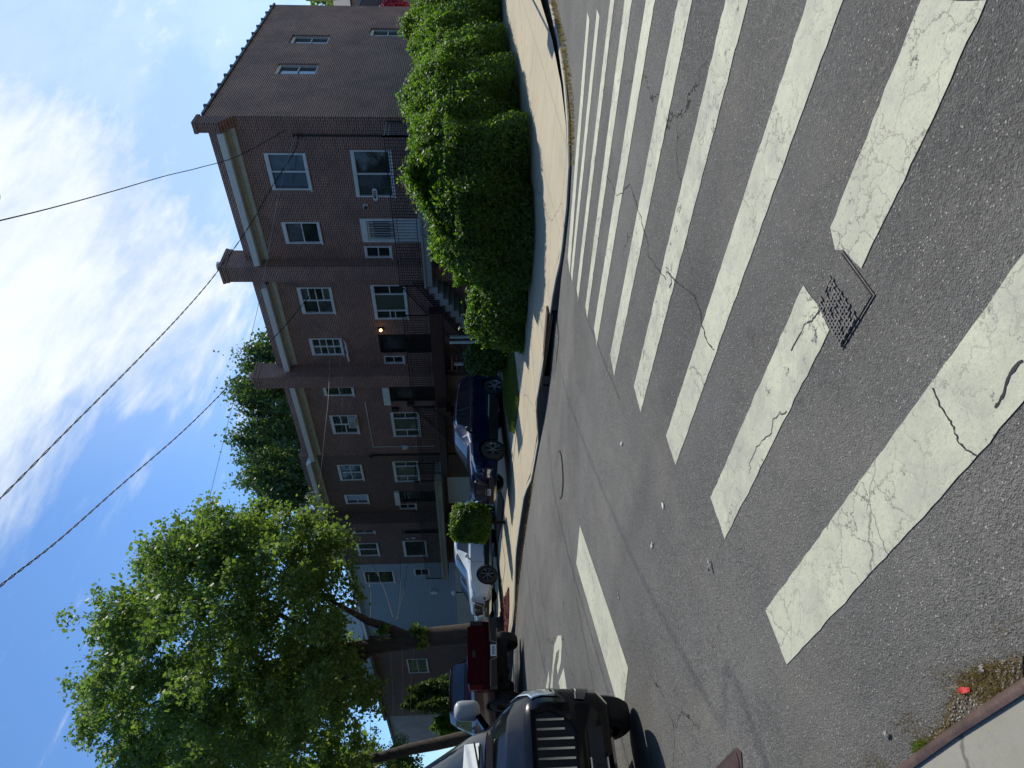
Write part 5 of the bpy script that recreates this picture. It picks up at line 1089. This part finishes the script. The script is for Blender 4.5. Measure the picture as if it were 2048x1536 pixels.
def conifer(name, c, h, r, label, n, mat, group=None, zf=lot_z, plumes=9):
    x, y = c; z0 = float(zf(x, y)); t = thing(name, (x, y, z0), label, 'shrub', group); st_ = MB(); C = []
    for k in range(plumes):
        a = random.uniform(0, 6.28); rr_ = r*math.sqrt(random.random())*.8; hh = h*(random.uniform(.75, 1.05)-.35*rr_/r); bx, by_ = x+math.cos(a)*rr_, y+math.sin(a)*rr_
        st_.tube([(x, y, z0), (bx, by_, z0+hh*.5), (bx, by_, z0+hh*.95)], [.05, .03, .01], 6)
        for _ in range(n//plumes):
            u = random.random()**.8; w_ = r*.36*(1-u)**.6+.03; v = random.gauss(0, w_*.6); v2 = random.gauss(0, w_*.6); C.append((bx+v, by_+v2, z0+.15+hh*u))
    st_.build('branches', M['woodcore'], t); leaves('foliage', C, .10, mat, t, up=-.2, aspect=2.4); return t
e1_ = atD(850, 1398, 36); conifer('evergreen_shrub', (e1_.x, e1_.y), onY(800, 1400, e1_.y).z-float(lot_z(e1_.x, e1_.y)), 1.5, 'dark spiky evergreen shrub in front of the brown brick house', 13000, M['conifer'], 'evergreens left of the pickup', plumes=13)
e2_ = atD(860, 1440, 35); conifer('evergreen_shrub', (e2_.x, e2_.y), onY(836, 1440, e2_.y).z-1.0, 1.0, 'sunlit yellow green evergreen bush nearest the black van mirror', 9000, M['hedge'], 'evergreens left of the pickup', plumes=8)
e3_ = atD(850, 1466, 35.5); conifer('evergreen_shrub', (e3_.x, e3_.y), onY(842, 1466, e3_.y).z-1.0, .9, 'pale green evergreen bush above the black van windscreen', 7000, M['hedge'], 'evergreens left of the pickup', plumes=7)
# ------------------------------------------------------------------ trees
def inpoly(P_, x, y):
    ins = False; j = len(P_)-1
    for i in range(len(P_)):
        if (P_[i][1] > y) != (P_[j][1] > y) and x < (P_[j][0]-P_[i][0])*(y-P_[i][1])/(P_[j][1]-P_[i][1])+P_[i][0]: ins = not ins
        j = i
    return ins
def proj(p):
    d = Vector(p)-CAM; k = d.dot(FW); return (1024-F*d.dot(UP)/k, 768-F*d.dot(RT)/k)
def grow_tree(name, trunk, rad, centres, label, nleaf, leaf, mat, cat='tree', group=None, clump=.75, twig=.02, flat=.75, zf=None, sub=3, plume=0):
    """trunk: polyline; centres: clump positions joined to the nearest limb, nearest first"""
    t = thing(name, tuple(trunk[0]), label, cat, group); mb = MB(); mb.tube(trunk, rad, 12)
    nodes = []
    for i in range(len(trunk)-1):
        for k in range(5): nodes.append((Vector(trunk[i]).lerp(Vector(trunk[i+1]), k/5), rad[i]*(1-k/5)+rad[i+1]*k/5))
    nodes = nodes[len(nodes)//3:]; nodes.append((Vector(trunk[-1]), rad[-1])); T0 = Vector(trunk[len(trunk)//2])
    cs = sorted([Vector(c) for c in centres], key=lambda c: min((c-n_[0]).length for n_ in nodes)); C = []
    cnt = {}
    for c in cs:
        best = min(nodes, key=lambda n_: (c-n_[0]).length*(1.0 if c.z > n_[0].z-.2 else 1.6)); a, ra = best; l = (c-a).length
        if l < .05: continue
        r0 = min(ra*.62, .016+.026*l); m1 = a.lerp(c, .35)+Vector((random.gauss(0,.08)*l, random.gauss(0,.08)*l, -.05*l+random.gauss(0,.04)*l)); m2 = a.lerp(c, .7)+Vector((random.gauss(0,.06)*l, random.gauss(0,.06)*l, .02*l))
        mb.tube([a, m1, m2, c], [r0, r0*.8, r0*.6, max(.008, r0*.35)], 6, cap=False); nodes += [(m1, r0*.8), (m2, r0*.6), (c, max(.02, r0*.45))]
        for _ in range(sub):
            e = c+Vector((random.gauss(0,1)*clump*.9, random.gauss(0,1)*clump*.9, random.gauss(0,.6)*clump*.9))
            if plume: e = c+Vector((random.gauss(0,.3)*clump, random.gauss(0,.3)*clump, random.uniform(.2, plume)))
            mb.tube([c, c.lerp(e,.5)+Vector((0,0,.05)), e], [max(.007,r0*.3), .006, .004], 4, cap=False)
            kk = int(nleaf/len(cs)/sub); v = rng.normal(size=(kk,3))*np.array([clump*.42, clump*.42, clump*.42*flat])
            C.append(np.array(e)*1.0+v)
            v = rng.normal(size=(kk//5,3))*clump*.12+np.array(c)[None]*1.0+(np.array(e-c)[None]*rng.random((kk//5,1))); C.append(v)
    br = mb.build('trunk', M['bark'], t, smooth=True); leaves('crown', np.concatenate(C), leaf, mat, t, up=.1, aspect=1.25); return t
def centres_in(poly, n, Zc, zr, ellip=None, edge=0):
    out = []; xs = [p[0] for p in poly]; ys = [p[1] for p in poly]
    while len(out) < n:
        x = random.uniform(min(xs), max(xs)); y = random.uniform(min(ys), max(ys))
        if not inpoly(poly, x, y): continue
        # thickness of the crown shrinks towards its outline
        cx, cy = ellip[0], ellip[1]; k = 1-min(1, math.hypot((x-cx)/ellip[2], (y-cy)/ellip[3]))**2; w_ = zr*math.sqrt(max(.06, k))
        out.append(atD(x, y, Zc+random.uniform(-1, 1)*w_))
    return out
ZM = 24.8
cr1 = [(310,1052), (372,1038), (455,1048), (505,1030), (560,1040), (600,1036), (655,1050), (690,1085), (712,1130), (715,1175), (700,1210), (672,1235), (690,1290), (715,1335), (742,1372), (730,1420), (700,1440), (640,1470), (560,1500), (420,1530), (260,1540), (215,1470), (170,1450), (165,1370), (200,1345), (165,1325), (205,1285), (250,1268), (180,1245), (230,1195), (262,1165), (240,1125), (300,1100)]
tr_px = [(1035,1258), (985,1262), (930,1268), (880,1272), (823,1279), (760,1291), (700,1297), (640,1306), (560,1322), (480,1340)]
trunk = [atD(x, y, ZM) for x, y in tr_px]; trunk[0].z = float(lot_z(trunk[0].x, trunk[0].y))-.05
cc = centres_in(cr1, 330, ZM, 4.8, (470, 1290, 330, 290))
tree1 = grow_tree('maple_tree', trunk, [.50,.40,.36,.34,.33,.27,.22,.17,.12,.07], cc, 'large green maple with forked trunk rising behind the pickup', 105000, .108, M['maple'], clump=.50, sub=4)
lim = MB(); lim.tube([atD(815,1275,ZM), atD(790,1262,ZM), atD(762,1250,ZM), atD(735,1242,ZM-.2), atD(700,1222,ZM-.5), atD(660,1200,ZM-.8)], [.20,.17,.15,.13,.09,.05], 10); lim.tube([atD(745,1296,ZM), atD(710,1330,ZM+.2), atD(672,1372,ZM+.4), atD(620,1410,ZM+.6), atD(540,1440,ZM+.8)], [.18,.15,.13,.10,.05], 10); lim.tube([atD(640,1306,ZM), atD(590,1350,ZM), atD(520,1385,ZM-.3), atD(430,1400,ZM-.4)], [.13,.11,.08,.04], 8); lim.tube([atD(690,1296,ZM), atD(640,1270,ZM-.6), atD(560,1230,ZM-1), atD(450,1200,ZM-1.2)], [.13,.10,.08,.04], 8); lim.build('limb', M['bark'], tree1, smooth=True)
sp_ = [atD(x, y, ZM-.35) for x, y in ((835,1262),(828,1258),(845,1264),(850,1285),(842,1284),(770,1258),(765,1262))]
leaves('sucker_leaves', np.concatenate([np.array(p)[None]+rng.normal(size=(60,3))*.10 for p in sp_]), .12, M['maple'], tree1, aspect=1.25)
Z2 = 31
cr2 = [(560,1420), (640,1400), (700,1395), (735,1430), (725,1470), (760,1500), (720,1536), (700,1640), (300,1640), (330,1480)]
tk2 = [atD(x, y, Z2) for x, y in [(1010,1458), (940,1472), (872,1488), (820,1498), (765,1513), (700,1525), (600,1545), (500,1570)]]; tk2[0].z = float(lot_z(tk2[0].x, tk2[0].y))-.05
grow_tree('street_tree', tk2, [.34,.29,.27,.25,.22,.17,.12,.06], centres_in(cr2, 70, Z2, 3.5, (540, 1540, 330, 200)), 'darker leaning street tree cut off by the left picture edge', 22000, .17, M['maple'], clump=.75, sub=4)
Z3 = 47
cr3 = [(556,678), (535,700), (545,745), (525,770), (538,830), (522,870), (540,930), (530,970), (560,995), (580,1020), (640,1010), (660,930), (640,850), (620,760), (590,660)]
b3 = atD(900, 860, Z3); tk3 = [Vector((b3.x, b3.y, 1.0)), Vector((b3.x, b3.y, 8)), atD(600, 865, Z3), atD(545, 868, Z3)]
grow_tree('backyard_tree', tk3, [.5,.35,.2,.06], centres_in(cr3, 150, Z3, 5.5, (600, 850, 140, 200)), 'tall dark green tree rising behind the brick row house roofs', 52000, .16, M['far_leaf'], clump=.42, sub=5, flat=3.0, plume=1.9)
Z4 = 52; b4 = atD(680, -25, Z4); cr4 = [(652,20), (655,-90), (720,-100), (710,20)]
grow_tree('garden_tree', [Vector((b4.x, b4.y, .5)), Vector((b4.x, b4.y, 6)), atD(680,-25,Z4)], [.3,.2,.08], centres_in(cr4, 30, Z4, 2, (690, -20, 60, 90)), 'light green tree top peeping past the far end of the side wall', 7000, .25, M['maple'], clump=.7)
rf_ = on46(795, 8); shrub('flowering_bush', (rf_.x, 44, rf_.z), (.7,.6,.8), 'red flowering bush by the grey house beyond the side wall', 1500, .14, M['pink'], zf=lot_z)
for i_, (hx0, hx1, hy, hb) in enumerate(((-105,-91,-14,-24), (-90,-76,-14,-24), (-75,-61,-14,-24), (-60,-46,-14,-24), (-45,-31,-14,-24), (-30,-16,-14,-24), (-15,-3,-14,-24), (14,30,-14,-24))):  # unseen houses added to darken reflections and ambient sky light
    hw = [(hx0+1.5+k*3.4, hx0+3.2+k*3.4, z_, z_+1.5) for k in range(3) for z_ in (2.0, 5.2)]; hw = [(a, b, c, d) for a, b, c, d in hw]
    t = thing('house', ((hx0+hx1)/2, hy, 0), 'added brick house behind the photographer, outside the picture', 'house', 'added houses outside the picture'); mb = MB(); hole_wall(mb, hx0, hx1, -.3, 9, hw, lambda u, v, w, hy=hy: (u, hy-w, v)); mb.quad((hx0,hy,-.3),(hx0,hb,-.3),(hx0,hb,9),(hx0,hy,9)); mb.quad((hx1,hy,-.3),(hx1,hb,-.3),(hx1,hb,9),(hx1,hy,9)); mb.build('wall', M['brick_red'], t); r2 = MB(); r2.box(hx0-.2,hx1+.2,hb,hy+.3,9,9.3); r2.build('roof', M['roof'], t)
    for w_ in hw: window(t, lambda u, v, w, hy=hy: (u, hy-w, v), *w_, (1,), (1,1))
for i_, (hy0, hy1) in enumerate(((4,16), (17.5,30), (31,44))):  # more unseen houses, added to block bright horizon sky from reflections
    t = thing('house', (13, (hy0+hy1)/2, 0), 'added brick house across the side street, outside the picture', 'house', 'added houses outside the picture'); hw = [(hy0+1.2+k*3.6, hy0+2.9+k*3.6, z_, z_+1.5) for k in range(3) for z_ in (2.0, 5.2)]
    mb = MB(); to_ = mkside(13, -1); hole_wall(mb, hy0, hy1, -.3, 9, hw, to_); mb.quad((13,hy0,-.3),(25,hy0,-.3),(25,hy0,9),(13,hy0,9)); mb.quad((13,hy1,-.3),(25,hy1,-.3),(25,hy1,9),(13,hy1,9)); mb.build('wall', M['brick'], t); r2 = MB(); r2.box(12.7,25,hy0-.2,hy1+.2,9,9.3); r2.build('roof', M['roof'], t)
    for w_ in hw: window(t, to_, *w_, (1,), (1,1))
# unseen tree copies, added so glass and car paint reflect dark foliage
for (x_, y_) in ((-17,-6), (-30,-6.5), (-43,-6.5), (-57,-6.5), (-72,-5), (-88,-5), (-52,12.2), (-66,12.2), (9,-6), (22,-5), (10,11), (10.5,24)):
    c = copy_tree(bpy.data.objects['maple_tree']); c.location = (x_, y_, 0); c['label'] = 'added street tree outside the picture'; c['group'] = 'added street trees outside the picture'
# ------------------------------------------------------------------ lamps, bins, poles
def globe_lamp(x, y, z, r, label, group=None):
    z0 = float(lot_z(x, y)); t = thing('globe_lamp', (x, y, z0), label, 'lamp', group); m_ = MB(); m_.tube([(x,y,z0), (x,y,z-r*.9)], .03, 8); m_.lathe([(.05,0),(.07,.05)], (x,y,z-r-.02), n=12); m_.build('post', M['black_iron'], t); g__ = MB(); g__.sphere((x,y,z), r, 12); g__.build('globe', M['globe'], t, smooth=True)
gl = onY(892, 431, 18.0); globe_lamp(gl.x, 18.0, gl.z, .12, 'white globe lamp showing above the notch between the two hedges', 'white globe lamps')
for y__, lab in ((1185, 'white globe lamp above the white crossover bonnet'), (1256, 'white globe lamp against the maple trunk')):
    gl = onY(908, y__, 17.5); globe_lamp(gl.x, 17.5, gl.z, .14, lab, 'white globe lamps')
def bin_(x, y, label, mat):
    z0 = float(lot_z(x, y)); t = thing('wheelie_bin', (x, y, z0), label, 'bin', 'bins beside the stairs'); m_ = MB(); m_.add([(x-.22,y-.24,z0+.08),(x+.22,y-.24,z0+.08),(x+.22,y+.24,z0+.08),(x-.22,y+.24,z0+.08),(x-.28,y-.30,z0+.95),(x+.28,y-.30,z0+.95),(x+.28,y+.30,z0+.95),(x-.28,y+.30,z0+.95)], [[0,3,2,1],[0,1,5,4],[1,2,6,5],[2,3,7,6],[3,0,4,7]]); m_.build('body', mat, t)
    l_ = MB(); l_.box(x-.30, x+.30, y-.33, y+.33, z0+.951, z0+1.02); l_.build('lid', mat, t)
    for sg in (1,-1): w_ = MB(); w_.lathe([(.001,-.03),(.1,-.03),(.1,.03),(.001,.03)], (x+sg*.2, y+.24, z0+.1), 'X', 12); w_.build('wheel', M['rubber'], t)
bin_(-14.0, 18.3, 'dark bin nearest the low hedge end, beside the blue car', M['greenbin']); bin_(-14.8, 18.6, 'dark bin standing by the louvred gate behind the blue car', M['plastic'])
# street sign whose shadow falls on the corner pavement
ssx = onL(1101, 70); hS = 4.7; k_ = 1/sd.z; bx_, by_ = ssx.x+sd.x*k_*hS, ssx.y+sd.y*k_*hS; z0 = float(lot_z(bx_, by_)); t = thing('street_sign', (bx_, by_, z0), 'school crossing sign post just right of the picture, casting its shadow on the corner', 'street sign')
p_ = MB(); p_.tube([(bx_, by_, z0), (bx_, by_, z0+5.2)], .035, 8); p_.build('post', M['galv'], t); sg_ = MB(); ay = by_-.05
hx = [(-.25,4.1), (.25,4.1), (.30,4.5), (.30,4.95), (0,5.3), (-.30,4.95), (-.30,4.5)]
sg_.add([(bx_+a, ay, z0+b) for a, b in hx]+[(bx_+a, ay+.012, z0+b) for a, b in hx], [list(range(7)), list(range(7,14))[::-1]]+[[i,(i+1)%7,7+(i+1)%7,7+i] for i in range(7)]); sg_.build('sign_plate', M['sign'], t)
# ------------------------------------------------------------------ overhead wires
def cable(label, pix, rad, mat, twist=False, group='overhead service cables', start=None):
    P_ = ([Vector(start)] if start else [])+[atD(x, y, Z) for x, y, Z in pix]; pts = []
    for i in range(len(P_)-1):          # Catmull-Rom
        a, b, c, d = P_[max(i-1,0)], P_[i], P_[i+1], P_[min(i+2,len(P_)-1)]
        for k in range(14):
            u = k/14; pts.append(.5*((2*b)+(c-a)*u+(2*a-5*b+4*c-d)*u*u+(3*b-a-3*c+d)*u**3))
    pts.append(P_[-1]); mb = MB()
    if twist:
        # resample finely, two strands winding round each other
        q = [pts[0]]; step = .05
        for a, b in zip(pts[:-1], pts[1:]):
            n_ = max(1, int((b-a).length/step)); q += [a.lerp(b, (k+1)/n_) for k in range(n_)]
        s_ = 0; A1, A2 = [], []
        for i, p in enumerate(q):
            if i: s_ += (p-q[i-1]).length
            tt = (q[min(i+1,len(q)-1)]-q[max(i-1,0)]).normalized(); sx_ = tt.cross(Vector((0,0,1))).normalized(); sy_ = tt.cross(sx_); an = s_*2*math.pi/.75
            o_ = (sx_*math.cos(an)+sy_*math.sin(an))*rad*.9; A1.append(p+o_); A2.append(p-o_)
        mb.tube(A1, rad*.75, 5); mb.tube(A2, rad*.75, 5)
    else: mb.tube(pts, rad, 6)
    return tag(mb.build('overhead_cable', mat), label, 'cable', group)
cable('thick twisted cable passing the corner house chimney top down to its wall', [(-120,1110,7.5), (0,997,9), (140,855,11), (283,712,14), (372,618,17), (435,543,19.2), (500,450,20.4), (545,372,21), (590,300,21.6), (598,262,21.8)], .011, M['wire'], True, start=(-5.9,-3.55,9.0))
cable('thick twisted cable reaching down from the sky to the second house', [(-120,1275,7.5), (0,1172,9), (120,1078,11.5), (240,972,14.5), (360,868,18), (430,800,21), (475,752,23), (525,700,24.5), (580,640,25.5), (632,575,26)], .012, M['wire'], True, start=(-6.1,-3.55,9.0))
cable('black cable crossing the top right sky to the corner house', [(-100,462,9), (0,441,10.5), (110,414,13), (220,384,15.5), (330,352,18.5), (400,335,20), (480,310,21), (598,245,21.8)], .011, M['wire'], start=(-5.7,-3.55,9.2))
cable('thin pale wire slanting from the corner house to the maple crown', [(600,240,21.8), (560,378,21), (537,500,21), (510,640,21.5), (470,790,22.5), (440,910,23.5), (408,1036,24.5), (390,1080,24.8)], .007, M['wire_l'])
cable('pale wire running left across the third house windows into the maple', [(660,690,27.5), (657,790,25.5), (648,880,24.5), (634,1010,24), (615,1100,24)], .008, M['wire_l'])
cable('faint wire hanging across the third house air conditioner', [(676,670,27.5), (683,760,26.5), (684,850,26), (682,890,25.8)], .005, M['wire_l'])
for i_, (a_, b_, c_2, d_) in enumerate(((742,1120,786,1235), (800,1110,795,1240), (815,1130,790,1245), (735,1140,740,1245))):
    cable(('thin black wire crossing the blue siding towards the maple trunk'), [(a_,b_,37), ((a_+c_2)/2+4,(b_+d_)/2,32), (c_2,d_,26)], .010, M['wire'], group='wires across the blue siding')
for i_, y0_ in enumerate((780,800,735,815)):
    cable('thin pale wire crossing the brown brick house beyond the maple', [(y0_+i_*4,1300,30), (y0_+6,1400,31), (y0_+i_*3,1500,33)], .008, M['wire_l'], group='wires across the brown brick house')
t = thing('utility_pole', (-6, -3.6, 0), 'wooden utility pole behind the photographer carrying the service cables, outside the picture', 'utility pole'); up_ = MB(); up_.tube([(-6,-3.6,-.2), (-6,-3.6,10)], [.16, .11], 12); up_.build('shaft', M['bark'], t); ca_ = MB(); ca_.bar((-7.2,-3.6,9.0), (-4.8,-3.6,9.0), .1, .12); ca_.build('crossarm', M['bark'], t)
print('DONE', len(bpy.data.objects))
